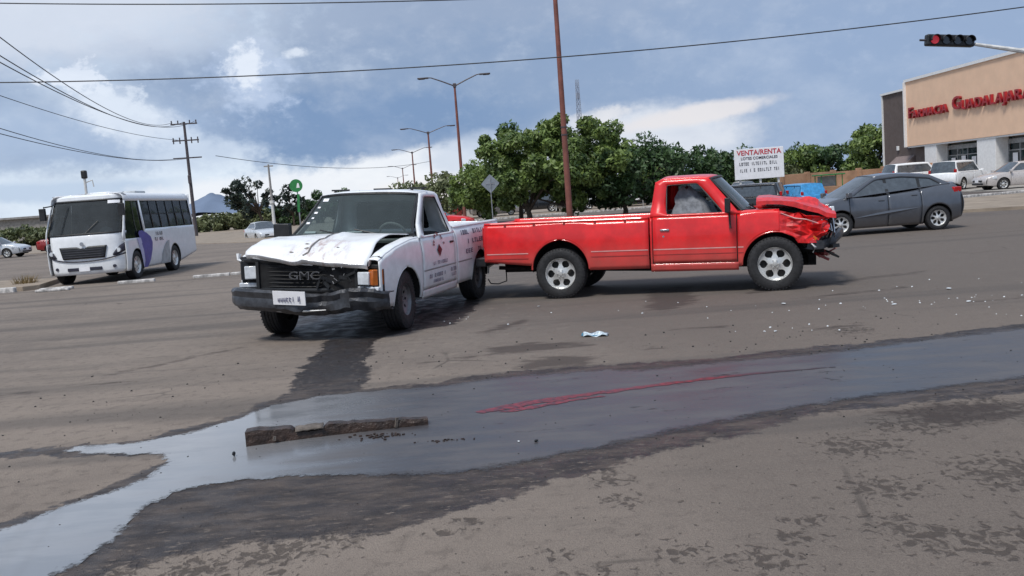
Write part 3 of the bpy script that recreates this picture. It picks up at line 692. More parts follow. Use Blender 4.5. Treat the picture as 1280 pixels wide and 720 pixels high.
    # windscreen
    def wsp(u, v, inset=0):
        x = wb+(wt-.02-wb)*v; z = zb+(zt-zb)*v; y = (Sf.y(x, max(z, belt))-inset)*u
        return (x+(P['bowb']*(1-v)+P['bowt']*v)*(1-u*u), y, z+.035*v*(1-abs(u)**3))
    mb = MB().grid([[wsp(u, v) for u in lsp(-.955, .955, 17)] for v in lsp(.03, .95, 9)]); part(mb, 'windscreen', 'glass')
    B_ = [wsp(u, .0) for u in lsp(-.97, .97, 15)] + [wsp(.97, v) for v in (.3, .6, .85)] + [wsp(u, .97) for u in lsp(.97, -.97, 15)] + [wsp(-.97, v) for v in (.85, .6, .3)]
    mb = MB().tube(B_+[B_[0]], .021, 8); part(mb, 'windscreen_seal', 'blackplastic')
    # cab back
    sec = lambda x, z: Sf.y(x, z)
    o_ = [(-sec(cb, belt), belt-.01), (sec(cb, belt), belt-.01), (sec(rb, zt-.03)-.01, zt-.03), (0.0, zt+.01), (-sec(rb, zt-.03)+.01, zt-.03)]
    i_ = round_poly([(-.58, belt+.07), (.58, belt+.07), (.52, zt-.10), (-.52, zt-.10)], .06)
    A, B = ring_loops(o_, i_); bx = lambda z: cb+.01+(rb+.03-cb)*(z-belt)/(zt-belt)
    mb = MB().grid([[(bx(z), y, z) for y, z in A], [(bx(z), y, z) for y, z in B]], True); mb.box((cb+.02, 0, (belt+.55)/2), (.03, 2*yb-.12, belt-.55)); part(mb, 'cab_back', paint, solid=.015)
    mb = MB().poly([(bx(z), y, z) for y, z in i_]); part(mb, 'rear_window', 'tint' if paint == 'white' else 'glass')
    # interior
    mb = MB().box((wb-.20, 0, belt-.06), (.42, 2*yb-.26, .16)); mb.box((wb-.36, 0, belt-.20), (.16, 2*yb-.30, .26)); mb.box((wb-.36, yb*.45, belt+.02), (.16, .40, .10)); part(mb, 'dashboard', 'dash', bevel=.04)
    mb = MB().box((cb+.42, 0, .66), (.52, 2*yb-.35, .22)); mb.box((cb+.20, 0, .92), (.16, 2*yb-.40, .52), ry=-.2); part(mb, 'bench_seat', 'fabric', bevel=.05)
    c_ = Vector((wb-.46, .40, belt+.03)); tl = Matrix.Rotation(-.95, 3, 'Y')
    mb = MB().tube([c_+tl @ Vector((.0, .195*math.cos(a), .195*math.sin(a))) @ Matrix.Identity(3) if False else c_+Matrix.Rotation(.55, 3, 'Y') @ Vector((0, .195*math.cos(a), .195*math.sin(a))) for a in lsp(0, 2*PI, 29)], .017, 8, False)
    mb.tube([c_+Vector((0, -.19, -.02)), c_, c_+Vector((0, .19, -.02))], .02, 6); mb.tube([c_, c_+Vector((.25, 0, -.16))], .035, 8); part(mb, 'steering_wheel', P['swmat'])
    mb = MB().box(((cb+wb)/2, 0, .47), (wb-cb-.05, 2*yb-.2, .08)); part(mb, 'cab_floor', 'dark')
    mb = MB().box((xR*.5+xN*.5, 0, .42), ((xN-xR)*.93, .86, .16)); mb.tube([(ax, -.62, wr), (ax, .62, wr)], .045, 8); mb.tube([(fxw, -.62, wr), (fxw, .62, wr)], .04, 8); mb.box((ax, 0, wr-.02), (.26, .22, .24)); mb.tube([(cb, -.35, .33), (ax-.3, -.45, .38), (xR+.1, -.5, .42)], .03, 8)
    part(mb, 'chassis', 'dark')
    mb = MB().box(((wb+xN)/2-.02, 0, .72), (xN-wb-.10, 1.05, .40)); part(mb, 'engine_bay', 'dark')
    # cowl and wipers
    mb = MB().grid([[(x+P['bowb']*(1-u*u), u*(Sf.y(wb, belt)-.03), z) for u in lsp(-1, 1, 13)] for x, z in ((wb+.005, zb+.0), (wb+.03, zb-.02), (xH+.05, P['hz'][0][1]-.035))]); part(mb, 'cowl', P.get('cowlmat', 'blackplastic'))
    for k, yy in enumerate((.05, .62)):
        p0 = wsp(-yy if False else (.05 if k == 0 else .62), -.01); p1 = wsp(-.48 if k == 0 else .12, .11)
        mb = MB().tube([(p0[0]+.02, p0[1], p0[2]+.0), (p1[0]+.03, p1[1], p1[2]+.02)], .009, 6); part(mb, 'wiper', 'blackplastic')
    return wsp
def part_fn(root, rot):
    def part(mb, name, mat, smooth=35, solid=0, bevel=0, off=0.):
        o = mb.build(name, mat, root, smooth, solid, bevel, off); o.rotation_euler = rot; return o
    return part
def hsh(i, j, s=0):
    v = math.sin(i*127.1+j*311.7+s*74.7)*43758.5453; return (v-math.floor(v))-.5

# ---------------------------------------------------------------- red pickup
RED = thing('pickup_truck', (2.41, 13.37, 0), math.radians(-17.8), 'red single cab pickup with a crumpled nose and bent up bonnet', 'pickup truck')
part = part_fn(RED, (0, .022, 0))
SR = Surf(.84, 1.11, .24, fx=(1.6, .75, .14, 2), mid=.80, sh=.03, low=.035)
PR = dict(S=SR, paint='red', xR=-2.66, cb=-.165, d0=-.125, d1=1.03, xH=1.10, xN=2.25, rail=1.115, belt=1.11, sill=.385, ax=-1.50, fxw=1.54, wr=.385, ar=.435,
          wt=.68, zt=1.62, wb=1.10, zb=1.15, rb=-.12, hooks=[-2.33, -1.88, -1.42, -.96, -.52], hookmat='darkred', lip='red', handle=(.925, .045), handlemat='chrome', open_windows=(-1,),
          win=[(.07, 1.135), (.07, 1.55), (.50, 1.56), (.86, 1.135)], fz=[(1.03, 1.125), (1.4, 1.15), (1.9, 1.10), (2.2, 1.02)], fx1=2.16, bedin='red', rbump='blackplastic', bowt=.10, bowb=.14, hz=[(1.1, 1.18), (2.2, 1.08)], swmat='blackplastic', front_wreck=-1, cowlmat='red')
pickup(RED, PR, part)
# pin stripes along the side, lower dark line
for x0, x1 in ((-2.63, -1.98), (-1.03, -.20), (-.12, 1.02), (1.045, 1.12)):
    mb = MB().grid([[(x, -(SR.y(x, z)+.011), z) for z in (.645, .660)] for x in lsp(x0, x1, 20)]); part(mb, 'pinstripe', 'pinstripe')
    mb = MB().grid([[(x, -(SR.y(x, z)+.011), z) for z in (.572, .580)] for x in lsp(x0, x1, 20)]); part(mb, 'pinstripe', 'darkred')
# right fender, folded: rear half still smooth, front torn in facets
aF = (1.54, .405, .445)
mb = MB(); side_panel(mb, SR, 1.044, 1.60, .39, lambda x: pl([(1.04, 1.125), (1.3, 1.14), (1.6, 1.13)], x), -1, [aF], 12)
rows = [[(x, -(SR.y(x, 1.13)-a), 1.13+b+(x-1.04)*.0) for a, b in ((0, 0), (.02, .015), (.10, .02), (.20, .02))] for x in lsp(1.044, 1.6, 8)]
mb.grid(rows); part(mb, 'fender', 'red', solid=.012)
xs = lsp(1.60, 2.22, 8); rows = []
for i, x in enumerate(xs):
    t_ = i/7; lo = aF[1]+math.sqrt(max(0, aF[2]**2-(x-1.54)**2)) if x < 1.95 else pl([(1.95, .62), (2.08, .70), (2.22, .80)], x)
    lo = max(lo, pl([(1.6, .5), (1.9, .70), (2.0, .66), (2.22, .78)], x)); hi = pl([(1.6, 1.13), (1.8, 1.08), (2.0, 1.06), (2.22, 1.02)], x); row = []
    for j in range(7):
        z = lo+(hi-lo)*j/6; k = min(1, t_*2.5)
        y = SR.y(x, z)+k*(hsh(i, j)*.13)+.06*math.sin(i*1.9+j*.8)*k - .03*t_
        row.append((x+k*hsh(i, j, 3)*.07, -y, z+k*hsh(i, j, 5)*.05))
    rows.append(row)
mb = MB().grid(rows); o = part(mb, 'crumpled_fender', 'redcrumple', smooth=0, solid=.010); o['label'] = 'crushed front wing with sharp folds'
mb = MB().tube([(x, y+.004, z) for x, y, z in arch_pts(SR, *aF, .42, -1)][8:], .013, 6); part(mb, 'arch_lip', 'red')
# bonnet: hinged up at the rear, bowed, flange folded down each side, front pressed in
rows = []; HX = [(1.30, 1.285), (1.45, 1.290), (1.62, 1.268), (1.80, 1.235), (1.98, 1.195), (2.10, 1.150), (2.22, 1.095), (2.32, 1.03)]
for i, (x, z) in enumerate(HX):
    row = []
    for j in range(13):
        u = -1+2*j/12; y = u*(.78-.06*max(0, (x-1.9)))
        k = min(1, max(0, (x-1.5)/.5)); cr = hsh(i, j, 9)*.085*k + .035*math.sin(j*1.7+i)*k + .022*abs(math.sin(j*.9))
        row.append((x+hsh(i, j, 2)*.04*k+.06*u*u*0-.10*(1-abs(u))*(x > 2.15), y, z+.02*(1-u*u)+cr-(.02 if abs(u) > .9 else 0)))
    rows.append([(row[0][0], row[0][1]+.0, row[0][2]-.055+hsh(i, 1, 4)*.03)]+row+[(row[-1][0], row[-1][1], row[-1][2]-.055)])
mb = MB().grid(rows); o = part(mb, 'bonnet', 'redcrumple', smooth=0, solid=.010); o['label'] = 'buckled bonnet lifted at its rear edge'
mb = MB().grid([[(x, y, z) for x, z in ((1.31, 1.285), (1.36, 1.215), (1.42, 1.20))] for y in lsp(-.75, .75, 9)]); part(mb, 'bonnet_rear_flange', 'redcrumple', solid=.01)
mb = MB(); rr = random.Random(5)
mb.box((1.75, 0, 1.02), (.85, 1.25, .20)); part(mb, 'engine', 'dark')
# wreckage of the nose: radiator support, bumper bar, torn plastics, headlamp hole
mb = MB()
mb.box((2.13, 0, .86), (.10, 1.35, .34), rz=.04); mb.box((2.20, -.35, .92), (.05, .5, .12), rx=.3, rz=.3); mb.box((2.22, .3, .9), (.05, .6, .10), rx=-.2)
for k in range(9): mb.tube([(2.18+rr.uniform(-.05, .1), -.70+k*.16, .65+rr.uniform(-.05, .05)), (2.24+rr.uniform(-.06, .08), -.66+k*.16, .82), (2.16+rr.uniform(-.03, .08), -.70+k*.16+rr.uniform(-.05, .05), 1.04)], .014+rr.uniform(0, .012), 6)
part(mb, 'radiator_support', 'blackplastic')
mb = MB()
P_ = [(1.93, -.80, .66), (2.02, -.79, .64), (2.14, -.76, .645), (2.30, -.60, .70), (2.40, -.32, .77), (2.42, 0, .76), (2.36, .4, .72), (2.2, .72, .68)]
rows = []
for i, p in enumerate(P_):
    p = Vector(p); rows.append([p+Vector((a, b*.2, c_)) for a, b, c_ in ((-.02, 0, -.055), (.02, 0, -.05), (.032, 0, 0), (.02, 0, .05), (-.02, 0, .055))])
mb.grid(rows); part(mb, 'front_bumper', 'bumper', smooth=25, solid=.02)
mb = MB()
for k in range(8):
    a = rr.uniform(-.72, .5); mb.box((2.08+rr.uniform(0, .22), a, rr.uniform(.50, .72)), (rr.uniform(.06, .18), rr.uniform(.08, .22), rr.uniform(.02, .07)), rz=rr.uniform(-1, 1), ry=rr.uniform(-.6, .6), rx=rr.uniform(-.5, .5))
part(mb, 'torn_valance', 'blackplastic', smooth=20)
mb = MB(); 
for k in range(7): mb.box((2.02+rr.uniform(0, .25), rr.uniform(-.76, -.2), rr.uniform(.44, .64)), (rr.uniform(.08, .2), rr.uniform(.05, .2), rr.uniform(.015, .04)), rz=rr.uniform(-1, 1), ry=rr.uniform(-.7, .7))
part(mb, 'torn_bodywork', 'darkred', smooth=20)
mb = MB().box((2.05, -.785, .735), (.07, .02, .05), ry=.7); part(mb, 'side_marker', 'amber', bevel=.008)
mb = MB()
for k in range(4): mb.tube([(2.15+.05*k, -.70+.03*k, .98), (2.22+.03*k, -.74, .86-.02*k), (2.16+.05*k, -.72, .74)], .010, 5)
mb.box((2.26, -.45, 1.0), (.03, .18, .09), rz=.5); part(mb, 'loose_trim', 'chrome')
mb = MB().tube([(1.62, -.90, 1.10), (1.80, -.86, 1.02), (1.95, -.90, 1.0), (2.12, -.82, .93), (2.20, -.84, .80)], [.006, .010, .008, .010, .005], 5); part(mb, 'torn_edge', 'pinstripe')
mb = MB().tube([(1.98, -.84, .70), (2.06, -.88, .62), (2.03, -.84, .55)], [.012, .018, .010], 6); part(mb, 'bent_bracket', 'galv')
# mirror
mb = MB().box((.93, -1.00, 1.24), (.07, .17, .20)); mb.tube([(.92, -.82, 1.15), (.93, -.95, 1.17)], .018, 6); mb.tube([(.94, -.87, 1.22), (.95, -.865, .92)], .016, 6); part(mb, 'door_mirror', 'blackplastic', bevel=.02)
mb = MB().tube([(-2.62, .1, .50), (-2.55, -.2, .40), (-2.50, -.35, .20), (-2.62, -.40, .16), (-2.74, -.42, .17), (-2.78, -.42, .24)], .010, 6); part(mb, 'dangling_cable', 'wire')
for x, y, sg in ((-1.50, -.72, -1), (-1.50, .72, 1), (1.54, .72, 1)): wheel(RED, x, y, .372, .24, .230, sg)
wheel(RED, 1.54, -.73, .372, .24, .230, -1)
# something grey bundled inside the cab
rows = []
for i in range(7):
    t_ = i/6; row = []
    for j in range(22):
        a = 2*PI*j/22; rx_, ry_ = .34*(1-t_)**.8+.05, .22*(1-t_)+.05
        f_ = 1+.16*math.sin(a*5+t_*2)+.08*math.sin(a*9); row.append((.42+rx_*math.cos(a)*f_+.04*t_-(.10*t_ if t_ > .5 else 0), -.44+ry_*math.sin(a)*f_, .98+.52*t_-.03*math.sin(a*3)))
    rows.append(row)
mb = MB().grid(rows, True); mb.poly(rows[-1]); o = mb.build('grey_cloth', 'greyfabric', smooth=60)
o.matrix_world = RED.matrix_basis; o.location = RED.location; o.rotation_euler = RED.rotation_euler
tag(o, 'grey cloth draped in a peak inside the red truck cab', 'cloth')

# ---------------------------------------------------------------- white pickup
WH = thing('pickup_truck', (-1.83, 12.77, 0), math.radians(-106.3), 'white single cab pickup facing the camera with smashed bonnet and bumper', 'pickup truck')
part = part_fn(WH, (-.045, 0, 0))
SW = Surf(.97, 1.14, .26, fx=(1.7, .8, .09, 2.2), mid=.86, sh=.035, low=.04)
PW = dict(S=SW, paint='white', xR=-2.62, cb=-.37, d0=-.30, d1=.97, xH=1.06, xN=2.25, rail=1.235, belt=1.145, sill=.40, ax=-1.48, fxw=1.48, wr=.37, ar=.44,
          wt=.42, zt=1.725, wb=1.02, zb=1.205, rb=-.27, hooks=[], hookmat='white', lip='white', handle=(1.03, -.16), handlemat='blackplastic', open_windows=(1,),
          win=[(-.22, 1.165), (-.13, 1.67), (.30, 1.68), (.80, 1.165)], fz=[(.97, 1.155), (1.3, 1.145), (1.8, 1.09), (2.1, 1.03), (2.3, .955)], fx1=2.28, bedin='greyplate', rbump='chrome', bowt=.12, bowb=.17, hz=[(1.06, 1.20), (2.3, 1.05)], swmat='polegrey')
wsp = pickup(WH, PW, part)
# body side lower fold line and marks
for x0, x1 in ((-2.5, -1.95), (-1.02, -.39), (-.29, .96)):
    mb = MB().grid([[(x, SW.y(x, z)+d, z) for z, d in ((.725, .012), (.715, .018), (.705, .010))] for x in lsp(x0, x1, 12)]); part(mb, 'side_crease', 'polegrey')
def dp(x, z, d=.0125): return (x, SW.y(x, z)+d, z)
mb = MB(); 
for x0, x1, z0, h, n, sd_ in ((-1.85, -.62, 1.09, .07, 13, 1), (-1.75, -.85, .95, .07, 8, 2), (-1.55, -.75, .81, .065, 7, 3)):
    strokes(x1-x0, h, n, sd_, lambda u, v, x1=x1, z0=z0: dp(x1-u, z0+v), mb)
part(mb, 'bed_lettering', 'greyink')
mb = MB(); strokes(.55, .045, 11, 7, lambda u, v: dp(.62-u, .765+v, .020), mb); strokes(.62, .05, 10, 8, lambda u, v: dp(.78-u, .60+v, .020), mb); strokes(.42, .04, 8, 11, lambda u, v: dp(.62-u, .53+v, .020), mb); strokes(.30, .05, 5, 12, lambda u, v: dp(-.05-u*.8, .62+v, .020), mb); strokes(.26, .045, 5, 13, lambda u, v: dp(-.07-u*.8, .55+v, .020), mb)
part(mb, 'door_lettering', 'greyink')
mb = MB(); c0 = (.36, .95)
mb.add([dp(c0[0]+a, c0[1]+b, .021) for a, b in ((0, .085), (.085, 0), (0, -.085), (-.085, 0))], [(0, 1, 2, 3)])
for k in range(13):
    a = math.radians(20+140*k/12); ca, sa = math.cos(a), math.sin(a); r1, r2 = .185, .225
    if k % 3 != 2: mb.add([dp(c0[0]+r*math.cos(b), c0[1]+.015+r*math.sin(b), .021) for r, b in ((r1, a-.07), (r2, a-.07), (r2, a+.07), (r1, a+.07))], [(0, 1, 2, 3)])
part(mb, 'door_emblem', 'maroon')['kind'] = 'stuff'
# bonnet, buckled with a crease ridge; its left edge pulled away from the wing
rows = []; nu = 33
for i, x in enumerate(lsp(1.06, 2.30, 27)):
    t_ = i/26; row = []
    for j in range(nu):
        u = -1+2*j/(nu-1); yr = .82-.03*t_; yl = .83-.085*math.sin(PI*min(1, max(0, t_*1.12)))**1.0-.02*t_
        y = u*(yl if u > 0 else yr)
        zc = pl([(1.06, 1.205), (1.5, 1.20), (1.9, 1.155), (2.15, 1.08), (2.30, 1.0)], x) + .03*(1-u*u)
        k = t_**1.5
        zc += k*(.11*max(0, -u-.15) - .05*max(0, u))                 # image-left side stands up, the middle pressed in
        zc -= .020*k*math.exp(-((u+.05)/.3)**2)
        yc = .02+.16*(1-t_); zc += .050*math.exp(-((y-yc)/.045)**2)*min(1, t_*3)*min(1, (1.06-t_)*6)
        zc += .005*math.sin(y*9+x*6)*t_ + (.006*mn.noise(Vector((x*5, y*5, 0))))*t_*2
        zc += .045*(u > .55)*((u-.55)/.45)*math.sin(PI*t_)            # lifted left edge
        xx = x+PW['bowb']*.9*(1-u*u)*(1-t_)-.006*math.sin(y*7)*k + .05*k*(1-u*u)
        row.append((xx, y, zc))
    rows.append(row)
# front lip folded down
rows.append([(p[0]+.02, p[1], p[2]-.035) for p in rows[-1]]); rows.append([(p[0]-.03, p[1], p[2]-.045) for p in rows[-1]])
mb = MB().grid(rows); o = part(mb, 'bonnet', 'hoodwhite', smooth=28, solid=.012); o['label'] = 'buckled bonnet with a raised crease and open left edge'
hoodrows = rows
mb = MB().tube([(p[0], p[1], p[2]+.012) for p in [rows[k][int(round((nu-1)*(.5+.5*(.02+.16*(1-k/26))/.8)))] for k in range(9, 27)]], [.004+.006*(k/17) for k in range(18)], 6); part(mb, 'crease_scuff', 'scratch')
for a, b, r_ in ((1.98, -.10, .022), (2.1, .38, .014), (2.2, .05, .03), (2.23, -.2, .02)):
    k = int((a-1.06)/1.24*26); j = int((b/.82+1)/2*(nu-1)); p = rows[k][j]
    part(MB().tube([(p[0], p[1]-r_*1.6, p[2]+.006), (p[0]+.01, p[1], p[2]+.010), (p[0], p[1]+r_*1.6, p[2]+.006)], [.003, r_*.5, .003], 6), 'paint_chip', 'scratch')
# dark gap under the lifted edge and behind the lamps
mb = MB().grid([[(x, y, pl([(1.06, 1.10), (1.8, 1.06), (2.28, .93)], x)) for y in (-.86, 0, .88)] for x in lsp(1.04, 2.22, 9)]); mb.box((2.16, 0, .80), (.10, 1.84, .44)); part(mb, 'engine_bay_panel', 'dark')
mb = MB().box((2.20, .86, .70), (.10, .20, .34), rz=-.4).box((2.19, .82, .90), (.10, .26, .05), rz=-.3); part(mb, 'lamp_housing', 'blackplastic', bevel=.01)
# grille shell
mb = MB(); gz0, gz1 = .625, .975
def gx_(y): return 2.31-.10*(y/.97)**2 + (-.05*math.exp(-((y-.45)/.22)**2))
def bar(mb, z, h, y0, y1, dx=0, d=.05, n=15):
    mb.grid([[(gx_(y)+dx+a, y, z+b+(.03*math.exp(-((y-.42)/.15)**2) if y > .1 else 0)*math.sin(z*40)) for a, b in ((-d, -h/2), (0, -h/2), (.006, 0), (0, h/2), (-d, h/2))] for y in lsp(y0, y1, n)])
bar(mb, gz1+.01, .05, -.95, .95); bar(mb, gz0, .05, -.95, .95); 
for yy in (-.66, .64): mb.box((gx_(yy), yy, .80), (.05, .04, .34))
part(mb, 'grille_surround', 'blackplastic', smooth=25)
for k in range(7):
    mb = MB(); bar(mb, .665+.045*k, .012, -.64, .62, -.02, .04); part(mb, 'grille_slat', 'blackplastic')
mb = MB().box((gx_(0)-.055, 0, .80), (.02, 1.3, .36)); part(mb, 'radiator', 'dark')
# outlined three-letter emblem on the grille (kept as in the photo)
me_ = text_mesh('GMC', .14, .008, .000, sx=1.35); o = put_text('grille_emblem', me_, 'steelrim', WH, (gx_(.0)+.028, .0, .80), (0, 1, 0), (0, 0, 1)); o.rotation_euler = (-.045, 0, 0)
me_ = text_mesh('GMC', .14, .009, -.008, sx=1.35); o2 = put_text('emblem_inlay', me_, 'blackplastic', WH, (gx_(.0)+.030, .0, .80), (0, 1, 0), (0, 0, 1)); o2.parent = o
# lamps
mb = MB().box((2.29, .755, .765), (.06, .155, .155), rz=-.12); part(mb, 'headlamp', 'lamp', bevel=.012)
mb = MB().box((2.245, .885, .775), (.15, .10, .185), rz=-.62); part(mb, 'turn_signal', 'amber', bevel=.012)
mb = MB().box((2.27, .80, .645), (.05, .30, .045), rz=-.18); part(mb, 'running_lamp', 'lamp', bevel=.008)
mb = MB().box((2.25, -.765, .835), (.06, .155, .16), rz=.25); part(mb, 'headlamp', 'lamp', bevel=.012)
mb = MB().box((2.22, -.83, .68), (.05, .22, .055), rz=.30); part(mb, 'running_lamp', 'lamp', bevel=.008)
mb = MB().box((2.19, -.89, .86), (.10, .10, .24), rz=.6); part(mb, 'lamp_housing', 'blackplastic', bevel=.01)
mb = MB().tube([(2.20, -.955, 1.06), (2.22, -.95, .99), (2.24, -.90, .975)], [.035, .02, .01], 6); mb.tube([(2.30, -.70, 1.02), (2.31, -.2, .95), (2.30, .1, .93)], .010, 5); part(mb, 'bent_lamp_trim', 'white')
# debris behind the broken side of the grille
mb = MB(); rr = random.Random(11)
for k in range(16): mb.box((2.30+rr.uniform(-.06, .03), rr.uniform(.18, .66), rr.uniform(.66, .97)), (.02, rr.uniform(.04, .18), rr.uniform(.01, .05)), rx=rr.uniform(-1.2, 1.2), rz=rr.uniform(-.7, .7))
part(mb, 'broken_grille', 'blackplastic', smooth=15)
mb = MB()
for k in range(8): mb.box((2.33, rr.uniform(.3, .66), rr.uniform(.72, .95)), (.012, rr.uniform(.02, .07), rr.uniform(.006, .02)), rx=rr.uniform(-1.2, 1.2))
part(mb, 'broken_chrome', 'chrome', smooth=15)
# bumper: dented bar
rows = []; n = 31
for i in range(n):
    u = -1+2*i/(n-1); y = u*1.03-.05*(u < 0)*u*u; x = 2.47-.16*abs(u)**3-.10*abs(u)**9
    x -= .14*math.exp(-((y-.22)/.18)**2)+.05*math.exp(-((y-.50)/.09)**2); dz = .04*math.exp(-((y-.72)/.25)**2)-.05*math.exp(-((y-.10)/.3)**2)-(.02*u)
    hgt = .262-.05*(abs(u) > .9)-.015*abs(math.sin(i*1.7)); zc = .505+dz; row = []
    for k, (a, b) in enumerate(((-.12, .5), (-.02, .5), (.01, .40), (-.012, .12), (.0, -.05), (-.005, -.30), (-.05, -.5), (-.12, -.5))):
        row.append((x+a+hsh(i, k, 1)*.035*(y > -.2), y, zc+b*hgt+hsh(i, k, 6)*.018*(y > -.3)))
    rows.append(row)
mb = MB().grid(rows); part(mb, 'front_bumper', 'bumper', smooth=22, solid=.012)
mb = MB().tube([(2.38, -.60, .40), (2.42, -.3, .385), (2.42, .05, .39), (2.41, .30, .405)], [.006, .012, .014, .006], 6); mb.tube([(2.44, -.48, .45), (2.45, -.40, .52)], .008, 5); part(mb, 'bent_bumper_trim', 'galv')
mb = MB().box((2.49, -.13, .555), (.012, .42, .165), rx=-.03, ry=.12, rz=.02); pt = part(mb, 'licence_plate', 'plate')
mb = MB(); strokes(.30, .075, 8, 21, lambda u, v: (2.4985-(v-.04)*.12, -.28+u, .515+v), mb); mb.build('plate_lettering', 'greyink', pt)
# mirrors, roof rack bits, antenna lamp
mb = MB().box((.80, -1.15, 1.27), (.09, .24, .19)); mb.tube([(.85, -.93, 1.16), (.82, -1.06, 1.20)], .02, 6); part(mb, 'door_mirror', 'blackplastic', bevel=.03)
for a in (-.55, .10, .62):
    mb = MB().box((.18, a, 1.80), (.05, .26, .022)); mb.box((.18, a-.08, 1.785), (.03, .03, .03)); mb.box((.18, a+.08, 1.785), (.03, .03, .03)); part(mb, 'roof_bracket', 'blackplastic')
# items on the dashboard: papers, and a strip of stickers on the screen
mb = MB().box((1.0, .05, 1.225), (.10, .22, .015), ry=-.5); part(mb, 'paper', 'plate'); mb = MB().box((.98, -.62, 1.235), (.06, .16, .03), ry=-.6); part(mb, 'paper', 'plate')
for u, v, s_ in ((-.84, .55, .03), (-.83, .42, .022), (-.85, .68, .025), (-.80, .86, .05), (-.86, .30, .03)):
    p = Vector(wsp(u, v)); part(MB().box(p+Vector((.008, 0, .004)), (.004, s_*1.6, s_*1.2), ry=-.86), 'sticker', 'plate')
for x, y, sg, sr in ((-1.48, .83, 1, 0), (-1.48, -.83, -1, 0), (1.48, .84, 1, .10), (1.48, -.84, -1, .10)): wheel(WH, x, y, .37, .24, .20, sg, 'steel8', 'steelrim', sr)

